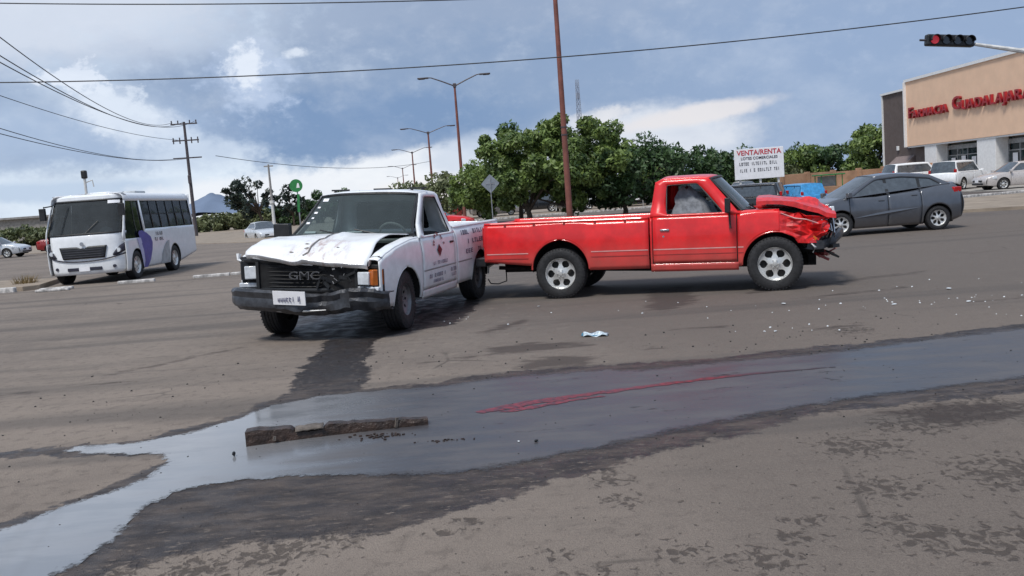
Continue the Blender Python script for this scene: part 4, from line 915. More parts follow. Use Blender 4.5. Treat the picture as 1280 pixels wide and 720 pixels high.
# ================================================================ CARS
def car(root, P):
    def part(mb, name, mat, smooth=35, solid=0, bevel=0): return mb.build(name, mat, root, smooth, solid, bevel)
    Sf, paint, sh, sill = P['S'], P['paint'], P['sh'], P['sill']; xR, xN, wb, wt, rt, rb = P['xR'], P['xN'], P['wb'], P['wt'], P['rt'], P['rb']
    gl = P.get('glassmat', 'carglass'); SH = lambda x: pl(sh, x); arches = [(a, P['wr'], P['ar']) for a in P['axles']]; zR, zF = P['zr'], P['zf']
    cuts = P['cuts']; low = lambda x: pl([(xR, sill+.12), (P['axles'][1]-P['ar'], sill+.03), (P['axles'][1]+P['ar'], sill), (P['axles'][0]-P['ar'], sill), (P['axles'][0]+P['ar'], sill+.02), (xN, sill+.08)], x)
    for sg in (1, -1):
        names = ['rear_quarter'] + ['door']*(len(cuts)-1) + ['fender']; ed = [xR]+cuts+[xN]
        for i in range(len(ed)-1):
            a, b = ed[i]+(.008 if i else 0), ed[i+1]-(.008 if i < len(ed)-2 else 0)
            mb = MB(); side_panel(mb, Sf, a, b, low, SH, sg, [q_ for q_ in arches if a-P['ar'] < q_[0] < b+P['ar']], 12, .07); o = part(mb, names[i], paint, solid=.01)
            if names[i] == 'door': hx = a+.16; MB().box((hx, sg*(Sf.y(hx, SH(hx)-.10)+.012), SH(hx)-.10), (.15, .025, .03)).build('door_handle', P.get('handlemat', paint), o, bevel=.008)
        mb = MB(); 
        for c_ in cuts: mb.tube([(c_, sg*(Sf.y(c_, z)-.010), z) for z in lsp(low(c_), SH(c_), 8)], .012, 5)
        part(mb, 'door_gap', 'dark')['kind'] = 'stuff'
        for a_ in arches:
            pts = arch_pts(Sf, *a_, sill, sg, -.012); mb = MB().grid([[(x, sg*(abs(y)-d), z) for x, y, z in pts] for d in (0, .2, .4)]); mb.poly([(x, sg*(Sf.hw-.42), z) for x, y, z in pts]); part(mb, 'wheel_well', 'dark')
        outer = [(wb, SH(wb)-.005), (wt, zF), ((wt*2+rt)/3, zF+P.get('arc', .02)), ((wt+rt*2)/3, (zF+zR)/2+P.get('arc', .02)), (rt, zR), (rb, SH(rb)-.005)]
        win = round_poly(P['win'], .05); mb = MB(); side_ring(mb, Sf, outer, win, sg); part(mb, 'pillar_frame', paint, solid=.02)
        mb = MB(); side_fill(mb, Sf, win, sg, -.008); part(mb, 'side_window', gl)
        mb = MB()
        zt_ = lambda x: pl(sorted(outer[1:5]), x)-.05
        for bx_ in P['pillars']: part(MB().grid([[(bx_+d+.02*(z-SH(bx_)), sg*(Sf.y(bx_, z)+.002), z) for z in lsp(SH(bx_)+.01, zt_(bx_), 5)] for d in (-.035, .035)]), 'window_pillar', P.get('pillarmat', 'blackplastic'))
        if P.get('crease'):
            (xa, za), (xb, zb_) = P['crease']; rows = []
            for x in lsp(xa, xb, 16): z = za+(zb_-za)*(x-xa)/(xb-xa); k = math.sin(PI*(x-xa)/(xb-xa)); rows.append([(x, sg*(Sf.y(x, z+d)+o_*k+.005), z+d) for d, o_ in ((.05*k, 0), (.02*k, .006), (0, .022), (-.035*k, 0))])
            part(MB().grid(rows), 'door_crease', paint)
        mx = wb-.12; mb = MB().box((mx, sg*(Sf.y(mx, SH(mx))+.09), SH(mx)+.08), (.10, .17, .12)); mb.tube([(mx, sg*(Sf.y(mx, SH(mx))-.02), SH(mx)+.03), (mx, sg*(Sf.y(mx, SH(mx))+.05), SH(mx)+.06)], .02, 5); part(mb, 'door_mirror', P.get('mirrormat', paint), bevel=.03)
        part(MB().box((xN-P['hl'][0], sg*(Sf.y(xN-P['hl'][0], P['hl'][1])-.045), P['hl'][1]), (P['hl'][2], .12, P['hl'][3]), rz=-sg*.45, ry=.12), 'headlamp', 'lamp', bevel=.02)
        tx = xR+P['tl'][0]; part(MB().box((tx, sg*(Sf.y(tx, P['tl'][1])-.05), P['tl'][1]), (P['tl'][2], .13, P['tl'][3]), rz=sg*.35), 'tail_lamp', 'redlens', bevel=.02)
    bw = P.get('bow', .10)
    def topgrid(pts, crown, bowf, bowr, nx_=10):
        rows = []
        for i in range(nx_+1):
            t_ = i/nx_*(len(pts)-1); k = min(int(t_), len(pts)-2); f_ = t_-k; x = pts[k][0]+(pts[k+1][0]-pts[k][0])*f_; z = pts[k][1]+(pts[k+1][1]-pts[k][1])*f_; T = i/nx_
            rows.append([(x+(bowf*(1-T)+bowr*T)*(1-u*u), u*Sf.y(x, z), z+crown*(1-abs(u)**2.6)) for u in lsp(-1, 1, 15)])
        return MB().grid(rows)
    hs = [(xN, SH(xN))]+[(x, z) for x, z in reversed(sh) if wb < x < xN]+[(wb, SH(wb))]
    part(topgrid(hs, .035, bw, .12), 'bonnet', paint, solid=.01)
    part(topgrid([(wb, SH(wb)), (wt, zF)], .035, .12, .08, 5), 'windscreen', gl)
    mb = MB(); 
    part(topgrid([(wt, zF), ((wt*2+rt)/3, zF+P.get('arc', .02)), ((wt+rt*2)/3, (zF+zR)/2+P.get('arc', .02)), (rt, zR)], .045, .08, -.05, 9), 'roof', paint, solid=.01)
    part(topgrid([(rt, zR), (rb, SH(rb))], .04, -.05, -.10, 5), 'rear_window', gl)
    if rb-xR > .12: part(topgrid([(rb, SH(rb))]+[(x, z) for x, z in reversed(sh) if xR < x < rb]+[(xR, SH(xR))], .035, -.10, -bw, 6), 'boot_lid', paint, solid=.01)
    for xe, sgn, nm in ((xN, 1, 'front_bumper'), (xR, -1, 'rear_bumper')):
        zs = lsp(low(xe), SH(xe), 9); rows = [[(xe+sgn*(bw*(1-u*u)+P.get('bulge', .05)*math.sin(PI*(z-zs[0])/(zs[-1]-zs[0]))), u*Sf.y(xe, z), z+.035*(z == zs[-1])*(1-abs(u)**2.6)) for u in lsp(-1, 1, 15)] for z in zs]
        part(MB().grid(rows), nm, paint, solid=.01)
    gx0 = xN+bw; zz = SH(xN); part(MB().box((gx0-.0, 0, zz-.14), (.10, .9, .10)), 'grille', 'blackplastic', bevel=.02); part(MB().box((gx0+.02, 0, sill+.17), (.08, 1.0, .09)), 'lower_grille', 'blackplastic', bevel=.02)
    for xe in (xN+bw+.062, xR-bw-.062): part(MB().box((xe, 0, sill+.32), (.012, .32, .14)), 'licence_plate', 'plate')
    part(MB().box(((xR+xN)/2, 0, sill+.08), (xN-xR-.3, 2*Sf.hw-.5, .16)), 'underbody', 'dark')
    part(MB().box(((wt+rt)/2-.1, 0, SH(0)-.12), (wb-rb-.5, 2*Sf.hw-.3, .25)), 'seats', 'fabric', bevel=.05)
    for i, a in enumerate(P['axles']):
        for sg in (1, -1): wheel(root, a, sg*(Sf.hw-.115), P['wr'], .20, P['wr']*.66, sg, P.get('rim', 'star7'), P.get('rimmat', 'alloy'))
def sedan(paint, **k):
    P = dict(S=Surf(.86, .92, .36, fx=(1.45, .80, .30, 2.4), rx=(-1.5, .80, .22, 2.4), mid=.6, sh=.05), paint=paint, xR=-2.15, xN=2.12, axles=(1.30, -1.30), wr=.31, ar=.355, sill=.20, sh=[(-2.15, .86), (-1.9, .96), (-1.0, .98), (.4, .92), (1.05, .90), (1.7, .80), (2.12, .66)],
             wb=1.05, wt=.35, rt=-.85, rb=-1.55, zf=1.37, zr=1.36, win=[(-1.28, 1.01), (-.85, 1.30), (.28, 1.32), (.82, .95)], cuts=[-1.0, -.12, .92], pillars=[-.12, -.88], hl=(.30, .66, .34, .13), tl=(.13, .80, .22, .15))
    P.update(k); return P
def suv(paint, **k):
    P = dict(S=Surf(.88, 1.05, .22, fx=(1.6, .70, .25, 2.4), rx=(-1.75, .45, .14, 2.4), mid=.7, sh=.04), paint=paint, xR=-2.10, xN=2.10, axles=(1.32, -1.28), wr=.36, ar=.41, sill=.30, sh=[(-2.10, 1.04), (0, 1.04), (1.1, 1.02), (1.7, .96), (2.10, .82)],
             wb=1.05, wt=.50, rt=-1.80, rb=-2.02, zf=1.68, zr=1.66, win=[(-1.78, 1.09), (-1.66, 1.58), (.42, 1.60), (.80, 1.09)], cuts=[-.95, -.05, .92], pillars=[-.05, -1.0], hl=(.24, .80, .26, .17), tl=(.07, 1.10, .12, .30), rim='star5')
    P.update(k); return P
VEH = {}
def place(key, P, name, loc, rz, label, cat, group=None, s=1.0):
    if key in VEH:
        r = copy_tree(VEH[key]); r.name = name
        for k in ('group',):
            if k in r: del r[k]
        r.location = loc; r.rotation_euler = (0, 0, rz); tag(r, label, cat, group)
    else:
        r = thing(name, loc, rz, label, cat, group); car(r, P); VEH[key] = r
    r.scale = (s, s, s); return r
D = math.radians
GREY = place('grey', sedan('grey', S=Surf(.84, .90, .36, fx=(1.2, .65, .30, 2.4), rx=(-1.25, .60, .20, 2.4), mid=.55, sh=.05), xR=-1.78, xN=1.74, axles=(1.175, -1.175), wr=.29, ar=.345, sill=.17,
    sh=[(-1.78, .90), (-1.66, 1.10), (-1.40, 1.09), (-.6, .98), (.3, .90), (1.10, .91), (1.45, .82), (1.74, .66)], wb=1.10, wt=.28, rt=-1.12, rb=-1.56, zf=1.37, zr=1.32, arc=.04,
    win=[(-1.32, 1.09), (-1.08, 1.25), (-.4, 1.33), (.22, 1.30), (.86, .94)], cuts=[-.78, .02, .95], pillars=[.0, -.80], hl=(.26, .68, .34, .13), tl=(.10, .93, .24, .15), crease=((-.78, .58), (.88, .42)), rim='star7', glassmat='carglass'), 'hatchback_car',
    (9.205, 22.18, 0), D(179.8), 'dark grey compact car crossing behind the red pickup nose', 'car')
BE = place('beige', sedan('beige'), 'sedan_car', (25.72, 44.5, .10), D(180), 'pale beige sedan parked nose left in front of the shop', 'car', 'cars parked in front of the shop', s=.94)
place('suv', suv('white'), 'parked_suv', (25.3, 49.6, .10), D(38), 'white estate style car parked behind the pale beige sedan', 'car', 'cars parked in front of the shop', s=.94)
place('suv', None, 'parked_suv', (27.0, 58.5, .10), D(8), 'white vehicle with dark windows parked farthest from the camera by the brown shop wall', 'car', 'cars parked in front of the shop')
place('silver', sedan('silver'), 'sedan_car', (-34.75, 60.2, 0), D(0), 'silver sedan cut by the left edge of the photo', 'car')
place('darkred', sedan('darkred'), 'sedan_car', (-31.0, 63.5, 0), D(8), 'dark red car between the silver sedan and the bus', 'car')
place('redsmall', sedan('red'), 'sedan_car', (-3.75, 41.5, 0), D(0), 'red car showing behind the white pickup bed', 'car')
place('black', suv('blackpaint'), 'parked_suv', (9.9, 36.8, 0), D(150), 'black car standing beneath the sale billboard', 'car', s=.78)
place('blue', suv('bluepaint', glassmat='bluepaint', pillarmat='blackpaint'), 'parked_van', (12.3, 37.6, 0), D(100), 'bright blue vehicle seen from behind right of the black car', 'van', s=.70)
place('greysmall', sedan('silver', S=Surf(.86, .92, .36, fx=(1.45, .80, .30, 2.4), rx=(-1.5, .80, .22, 2.4), mid=.6, sh=.05)), 'sedan_car', (-17.3, 63, -.3), D(-60), 'small grey car far behind the white pickup mirror', 'car')
row = [(-10.5, 77, 'silver', 0), (-6.0, 79, 'darkred', 180), (-.9, 77, 'beige', 0), (2.7, 78, 'black', 180), (5.3, 74, 'black', 100), (8.2, 77, 'suv', 10), (11.3, 76, 'black', 80), (13.6, 78, 'silver', 100), (15.9, 77, 'black', 95), (18.0, 78, 'suv', 85), (21, 79, 'beige', 100)]
lbl = ['silver car under the trees above the white pickup roof', 'dark red car under the trees left of the diamond sign', 'pale car under the big tree right of the diamond sign', 'black car in the shade left of the reddish pole', 'small black car end on beside the reddish pole', 'white car parked under the big tree right of the reddish pole',
       'black car end on right of the white car under the big tree', 'silver car end on beneath the big tree right edge', 'black car parked just left of the red cab roof', 'white car behind the red cab window', 'pale car parked behind the red cab windscreen']
for (x, y, k, a), L in zip(row, lbl): place(k, None, 'parked_car', (x, y, 0), D(a), L, 'car', 'cars parked under the trees')

# ================================================================ BUS
BUS = thing('small_bus', (-11.9, 27.19, 0), D(-89.4), 'small white bus with dark windows and a purple swoosh on its side', 'bus')
SB = Surf(1.12, 1.40, .085, fx=(1.95, .36, .17, 2.2), mid=1.0, sh=.01, low=.03)
def bp_(mb, name, mat, smooth=35, solid=0, bevel=0): return mb.build(name, mat, BUS, smooth, solid, bevel)
bx0, bx1 = -3.62, 2.22; arB = [(1.42, .42, .46), (-1.62, .42, .46)]; fxx = lambda z: pl([(.2, 2.24), (1.35, 2.20), (1.45, 2.15), (2.35, 1.72)], z)
for sg in (1, -1):
    mb = MB(); side_panel(mb, SB, bx0, 2.12, lambda x: pl([(-3.62, .52), (-2.2, .30), (2.1, .28)], x), lambda x: 1.42 if x < .66 else pl([(.66, 1.42), (.80, 1.18), (2.2, 1.18)], x), sg, arB, 14, .08); bp_(mb, 'side_panel', 'buswhite', solid=.02)
    mb = MB().grid([[(x, sg*(SB.y(x, min(z, 2.25))-d), z) for z, d in ((2.26, 0), (2.34, 0), (2.42, .025), (2.475, .09), (2.50, .20), (2.51, .5), (2.53, 1.04))] for x in lsp(bx0, 1.74, 14)]); bp_(mb, 'roof', 'buswhite', solid=.015)
    n = 6; xa = lsp(-3.50, .62, n+1)
    bp_(MB().grid([[(x, sg*(SB.y(x, z)-.045), z) for z in (1.42, 2.27)] for x in (-3.56, .64)]), 'window_band_backing', 'tint')
    for i in range(n):
        a, b = xa[i]+.035, xa[i+1]-.035
        for z0, z1 in ((1.45, 1.84), (1.87, 2.25)): bp_(MB().grid([[(x, sg*(SB.y(x, z)-.02), z) for z in (z0, z1)] for x in (a, b)]), 'window_pane', 'busglass')
    for x in xa: bp_(MB().grid([[(x+d, sg*(SB.y(x, z)-.008), z) for z in (1.40, 2.28)] for d in (-.03, .03)]), 'window_post', 'blackplastic', solid=.02)
    bp_(MB().grid([[(x, sg*(SB.y(x, z)-.010), z) for z in (1.845, 1.865)] for x in (-3.5, .62)]), 'window_rail', 'blackplastic')
    bp_(MB().grid([[(x, sg*SB.y(x, z), z) for z in (1.40, 2.28)] for x in (bx0, -3.53)]), 'rear_pillar', 'buswhite', solid=.02)
    bp_(MB().grid([[(x+(1-(z-1.18)/1.1)*.0, sg*(SB.y(x, z)-.0), z) for z in (1.18 if x > .7 else 1.4, 2.28)] for x in (.63, .74)]), 'door_pillar', 'buswhite', solid=.02)
    # front side window and slanted front pillar
    bp_(MB().poly([(x, sg*(SB.y(x, z)-.03), z) for x, z in ((.75, 1.19), (2.02, 1.19), (2.05, 1.36), (1.66, 2.27), (.75, 2.27))]), 'driver_window', 'tint')
    bp_(MB().grid([[(fxx(z)-.02-d, sg*(SB.y(min(fxx(z), 2.2)-d, z)+.0), z) for z in lsp(1.16, 2.30, 8)] for d in (0, .10)]), 'front_pillar', 'buswhite', solid=.02)
    bp_(MB().grid([[(x+.03*math.sin(z*5), sg*(SB.y(x, z)-.015), z) for z in (1.19, 1.7, 2.26)] for x in (1.18, 1.22)]), 'window_divider', 'blackplastic')
    for a_ in arB:
        pts = arch_pts(SB, *a_, .26, sg, -.02); bp_(MB().grid([[(x, sg*(abs(y)-d), z) for x, y, z in pts] for d in (0, .3, .6)]).poly([(x, sg*.5, z) for x, y, z in pts]), 'wheel_well', 'dark')
        bp_(MB().tube([(x, y+sg*.01, z) for x, y, z in pts], .02, 6), 'arch_lip', 'blackplastic')
    wheel(BUS, 1.42, sg*.98, .41, .25, .25, sg, 'bus'); wheel(BUS, -1.62, sg*.98, .41, .25, .25, sg, 'bus')
    # side decals
    def dec(P_, mat, nm): bp_(MB().grid([[(a, sg*(SB.y(a, z)+.022), z) for a in lsp(l, r_, 5)] for z, l, r_ in P_]), nm, mat)
    dec([(.29, .98, .70), (.5, .93, .50), (.8, .97, .30), (1.0, 1.06, .24), (1.18, 1.18, .34), (1.30, 1.22, .62), (1.38, 1.15, .90)], 'buspurple', 'purple_swoosh')
    dec([(.29, 1.0, .985), (.5, 1.1, .94), (.8, 1.2, .96), (1.05, 1.32, 1.03), (1.17, 1.38, 1.09)], 'buslilac', 'lilac_swoosh')
    dec([(.31, -.35, -1.1), (.6, -.45, -1.12), (.85, -.70, -1.10), (1.0, -1.0, -1.15)], 'busgrey', 'grey_swoosh')
    mb = MB(); strokes(.75, .10, 8, 31, lambda u, v: (.12-u*sg if sg > 0 else -.6+u, sg*(SB.y(0, 1.2)+.022), 1.20+v), mb); strokes(.80, .10, 9, 32, lambda u, v: (.12-u if sg > 0 else -.6+u, sg*(SB.y(0, 1.2)+.022), 1.03+v), mb); bp_(mb, 'side_lettering', 'ink')
    bp_(MB().box((bx0-.01, sg*.98, .85), (.06, .14, .34)), 'tail_lamp', 'redlens', bevel=.01)
    bp_(MB().box((-3.05, sg*(1.11), .60), (.30, .02, .22)), 'engine_vent', 'blackplastic', bevel=.01)
# front: windscreen, panels
def face(zs, us, off=0.): return [[(fxx(z)+off+.12*(1-u*u)-.26*abs(u)**9, u*SB.y(min(2.2, fxx(z)), z), z) for u in us] for z in zs]
U_ = lsp(-1, 1, 25)
bp_(MB().grid(face(lsp(.28, 1.42, 12), U_)), 'front_panel', 'buswhite', solid=.02)
bp_(MB().grid(face(lsp(1.40, 2.34, 9), [u*.93 for u in U_], .01)), 'windscreen', 'busglass')
fr = face([1.40], [u*.95 for u in U_], .015)[0]+[face([z], [.95], .015)[0][0] for z in lsp(1.55, 2.2, 5)]+face([2.33], [u*.95 for u in reversed(U_)], .015)[0]+[face([z], [-.95], .015)[0][0] for z in lsp(2.2, 1.55, 5)]
bp_(MB().tube(fr+[fr[0]], .028, 8), 'windscreen_seal', 'blackplastic')
bp_(MB().grid(face(lsp(2.32, 2.44, 3), U_)+[[(1.66+.10*(1-u*u), u*1.0, 2.50) for u in U_], [(1.45, u*.95, 2.53) for u in U_]]), 'front_dome', 'buswhite', solid=.02)
bp_(MB().grid([[(p[0]+.03, p[1], p[2]) for p in r_] for r_ in face([2.22, 2.31], lsp(.62, .90, 4), 0)]), 'destination_sign', 'plate')
rows = []
for z in lsp(.72, 1.06, 7): k = (z-.72)/.34; rows.append([(fxx(z)+.03+.12*(1-u*u), u*1.0, z-(.09*math.exp(-(u/.10)**2) if k > .9 else 0)) for u in lsp(-.58-.08*k, .58+.08*k, 25)])
bp_(MB().grid(rows), 'grille', 'blackplastic', solid=.03)
for k in range(4): bp_(MB().grid([[(fxx(z)+.052+.12*(1-u*u), u, z) for u in lsp(-.58, .58, 12)] for z in (.76+.065*k, .775+.065*k)]), 'grille_slat', 'ink', solid=.008)
bp_(MB().cyl((2.385, 0, 1.13), .055, .02, 'x', 16), 'front_badge', 'chrome')
bp_(MB().grid([[(fxx(z)+.035+.12*(1-u*u)-.26*abs(u)**9, u*SB.y(2.2, z), z+.16*abs(u)**2.5) for u in U_] for z in (.625, .66)]), 'bumper_line', 'ink', solid=.01)
for sg in (1, -1):
    rows = [[(fxx(.9)+.03+.12*(1-u*u)-.26*u**9, sg*u*1.10, z0+(z1-z0)*k) for u, z0, z1 in ((.72, .76, .80), (.80, .76, .92), (.88, .80, 1.02), (.95, .86, 1.08), (.985, .93, 1.10))] for k in (0, .5, 1)]
    bp_(MB().grid(rows), 'headlamp_housing', 'ink', solid=.02); bp_(MB().cyl((2.20, sg*.93, .90), .062, .10, 'x', 14), 'headlamp', 'lamp')
    bp_(MB().cyl((2.27, sg*.80, .46), .045, .06, 'x', 12), 'fog_lamp', 'ink')
    bp_(MB().box((2.12, sg*1.10, 2.02), (.10, .16, .34)).tube([(1.80, sg*.98, 2.25), (2.02, sg*1.10, 2.22)], .02, 6), 'mirror', 'blackplastic', bevel=.03)
bp_(MB().box((2.36, 0, .43), (.05, .95, .09)), 'lower_grille', 'ink', bevel=.01)
bp_(MB().box((2.39, 0, .435), (.012, .30, .13)), 'licence_plate', 'plate')
for a, b in ((-.55, -.72), (.10, -.10)):
    p, q_ = face([1.42, 2.2 if a < 0 else 1.75], [a, b+.5 if a > 0 else .1-.55], .045), 0; bp_(MB().tube([p[0][0], (p[1][1][0], p[1][1][1], p[1][1][2])], .010, 5), 'wiper', 'blackplastic')
bp_(MB().box((-.9, 0, 2.56), (.8, 1.0, .09)), 'roof_hatch', 'busgrey', bevel=.03); bp_(MB().box((.6, 0, 2.55), (.5, .6, .07)), 'roof_hatch', 'buswhite', bevel=.02); 
bp_(MB().box((bx0, 0, 1.48), (.05, 2.1, 2.0)), 'rear_panel', 'buswhite', bevel=.02)
bp_(MB().box((-.7, 0, .40), (5.6, 1.2, .2)).box((-.9, 0, .62), (5.2, 1.7, .05)), 'chassis', 'dark')
for k in range(5):
    for sg in (.6, -.6): bp_(MB().box((-2.9+k*.75, sg, 1.35), (.12, .75, .80), ry=-.15), 'seat', 'fabric', bevel=.05)
bp_(MB().cyl((1.75, .45, 1.35), .22, .03, 'x', 20).box((1.75, 0, 1.15), (.35, 1.9, .3)), 'dashboard', 'dash')

# ================================================================ PHARMACY (local frame: x along the facade towards the camera, y into the shop, z up)
fa = Vector((30.81, 68.0)); fe = Vector((.05, -.99875)).normalized()
PH = thing('pharmacy', (fa.x, fa.y, 0), math.atan2(fe.y, fe.x), 'peach fronted pharmacy with big red sign letters and a brown end wall', 'shop')
def hp(mb, name, mat, smooth=0, solid=0, bevel=0): return mb.build(name, mat, PH, smooth, solid, bevel)
hp(MB().box((16, .6, 5.52), (32, 1.2, 4.80)), 'fascia', 'stucco')
hp(MB().box((16, .58, 8.02), (32.3, 1.36, .20)), 'parapet_cap', 'trimwhite'); hp(MB().box((-.06, .45, 5.5), (.12, 1.3, 4.85)), 'corner_trim', 'trimwhite')
hp(MB().box((16, .30, 3.06), (32, .5, .10)), 'soffit_trim', 'trimwhite')
hp(MB().box((-2.65, 8, 3.75), (5.3, 14.4, 7.5)), 'end_block', 'stuccodark'); hp(MB().box((-2.7, 8, 7.56), (5.6, 14.7, .16)), 'parapet_cap', 'trimwhite'); hp(MB().box((-5.35, .75, 3.75), (.10, .14, 7.5)), 'corner_trim', 'trimwhite')
hp(MB().box((1.15, .85, 1.56), (2.2, .5, 3.1)), 'lower_wall', 'stuccodark')
hp(MB().box((16, 9, 4.0), (31.6, 15.5, 7.8)), 'building_core', 'stucco')
for x0, x1 in ((2.3, 3.9), (8.95, 11.0), (17.0, 19.0), (25, 27)):
    hp(MB().box(((x0+x1)/2, .55, 1.53), (x1-x0, .9, 3.02)), 'column', 'trimwhite', bevel=.02)
def bay(x0, x1, n, door=None):
    hp(MB().box(((x0+x1)/2, 1.12, 1.5), (x1-x0, .04, 3.0)), 'shop_window_backing', 'shopglass')
    hp(MB().box(((x0+x1)/2, .95, 2.72), (x1-x0, .06, .30)), 'header_band', 'galv'); hp(MB().box(((x0+x1)/2, .98, 2.15), (x1-x0, .08, .07)), 'transom', 'galv'); hp(MB().box(((x0+x1)/2, .98, .10), (x1-x0, .10, .20)), 'window_sill', 'galv')
    for k in range(n+1): hp(MB().box((x0+.04+(x1-x0-.08)*k/n, .97, 1.3), (.07, .09, 2.6)), 'mullion', 'galv')
    for k in range(n): 
        a = x0+(x1-x0)*k/n; b = x0+(x1-x0)*(k+1)/n; hp(MB().box(((a+b)/2, 1.0, 1.15), (b-a-.1, .02, 1.9)), 'window_pane', 'shopglass')
    for k in range(n-1): 
        a = x0+(x1-x0)*(k+.62)/n; hp(MB().box((a, .93, 1.55+.1*(k % 2)), (.5, .02, .85)), 'window_poster', 'plate')
bay(3.9, 8.95, 4); bay(11.0, 17.0, 5); bay(19.0, 25.0, 5); bay(27, 31, 3)
hp(MB().prism([(-3.3, .78, 1.9), (-3.3, -.35, 1.55), (-3.3, -.35, 1.48), (-3.3, .78, 1.8)], (2.9, 0, 0)).prism([(-3.3, .78, 2.45), (-3.3, .78, 1.9), (-3.3, -.35, 1.50)], (2.9, 0, 0)), 'awning', 'awning')
hp(MB().box((-1.9, .77, 1.0), (1.3, .06, 1.9)), 'side_door', 'blackplastic'); hp(MB().box((-2.9, .72, 3.1), (.3, .12, .35)), 'wall_lamp', 'trimwhite', bevel=.03); hp(MB().box((-1.2, .74, 3.1), (.4, .06, .3)), 'vent', 'ink')
def wtext(ch, size, x, z, dep=.09):
    me_ = text_mesh(ch, size, dep, .018*size, 'LEFT'); 
    for v in me_.vertices: v.co.x *= 1.22
    w_ = max(v.co.x for v in me_.vertices)
    o = put_text('sign_letter', me_, 'signred', PH, (x, -.12, z), (1, 0, 0), (0, 0, 1))
    return w_
x = .55
for wi, (big_, rest) in enumerate((('F', 'ARMACIA'), ('G', 'UADALAJARA'))):
    s_ = 1.10 if wi == 0 else 1.20; x += wtext(big_, s_, x, 5.52 if wi == 0 else 5.60)+.05
    for ch in rest: x += wtext(ch, s_*.74, x, 5.40)+.07
    x += .55
for k, (a, b) in enumerate(((-4, 34),)):
    pave = MB().box((15, -4.2, .065), (42, 9.0, .13)).build('shop_pavement', 'concrete', None, 0); pave.location = (fa.x, fa.y, 0); pave.rotation_euler = PH.rotation_euler; tag(pave, kind='structure')

# parking verge on the right: dusty raised strip with a pale kerb
M['dirt'] = simple('dusty_ground', (.30, .245, .19), .95, var=.25, vs=1.2, bump=.6, bs=14)
def slab(name, pts, z0, z1, mat, kind='structure', bev=.0):
    mb = MB().prism([(x, y, z0) for x, y in pts], (0, 0, z1-z0)); o = mb.build(name, mat, None, 0, 0, bev); tag(o, kind=kind); return o
slab('verge', [(13.4, 28.4), (17.0, 26.9), (60, 12), (60, 30), (26.2, 39.3), (16.4, 36.5), (14.0, 31.2)], -.05, .10, 'dirt')
for k in range(12):
    a = Vector((16.4+k*1.9, 36.8+k*.45+.15, 0)); kb = MB().box((0, 0, 0), (1.86, .22, .16)).build('kerb_stone', 'kerbwhite', None, 0, 0, .02); kb.location = (a.x, a.y, .12); kb.rotation_euler = (0, 0, math.atan2(.45, 1.9)); tag(kb, 'pale kerb stone along the shop car park behind the dark grey car', 'kerb', 'kerb stones edging the shop car park')
slab('shop_car_park', [(16.3, 37.3), (60, 47.5), (60, 90), (20, 90), (16, 60)], -.05, .10, 'asphalt')
# ground beyond the junction
slab('far_dirt', [(-26, 88), (-12, 66), (16, 64.5), (17, 92), (-20, 150)], -.03, .02, 'dirt')
slab('left_dirt', [(-90, 66), (-28, 66), (-14, 52), (-11.5, 40), (-9, 40), (-10, 62), (-16, 90), (-60, 300), (-500, 300)], -.03, .03, 'dirt')
for k in range(14):
    kb = MB().box((0, 0, 0), (2.2, .2, .15)).build('kerb_stone', 'kerbwhite', None, 0, 0, .02); kb.location = (-12.2+k*2.24, 64.2, .07); tag(kb, 'pale kerb stone in front of the cars under the trees', 'kerb', 'kerb stones before the tree car park')
# traffic island on the left with painted kerbs
isl = [(-13.6, 24.2), (-13.2, 23.95), (-12.9, 24.3), (-13.6, 26.8), (-22, 30.5), (-40, 34), (-40, 27.5), (-20, 25.2)]
slab('traffic_island', isl, -.05, .13, 'dirt', bev=.02)
def kerbrun(pts, lab, grp, gap=(), wd=.16, h=.15, seg=1.0, mat='kerbwhite'):
    for a, b in zip(pts, pts[1:]):
        a, b = Vector((*a, 0)), Vector((*b, 0)); L = (b-a).length; n = max(1, round(L/seg))
        for k in range(n):
            if k in gap: continue
            c_ = a.lerp(b, (k+.5)/n); o = MB().box((0, 0, 0), (L/n-.03, wd, h)).build('kerb_stone', mat, None, 0, 0, .02); o.location = (c_.x, c_.y, h/2-.01); o.rotation_euler = (0, 0, math.atan2(b.y-a.y, b.x-a.x)+random.Random(k).uniform(-.03, .03)); tag(o, lab, 'kerb', grp)
kerbrun([(-19, 24.85), (-13.25, 23.7)], 'worn white kerb stone edging the dirt island left of the bus', 'kerb stones of the traffic island', wd=.14)
kerbrun([(-10.6, 23.9), (-6.6, 24.1)], 'white kerb stone on the road between the bus and the white pickup', 'white kerb stones beside the bus', gap=(1,), h=.09, wd=.13)
for k, (x_, y_) in enumerate(((-12.05, 23.5), (-11.9, 23.0))):
    o = MB().box((0, 0, 0), (.85, .16, .07)).build('kerb_stone', 'kerbwhite', None, 0, 0, .02); o.location = (x_, y_, .035); o.rotation_euler = (0, 0, .05); tag(o, ('farther' if k == 0 else 'nearer')+' of two white kerb stones lying in front of the bus', 'kerb')
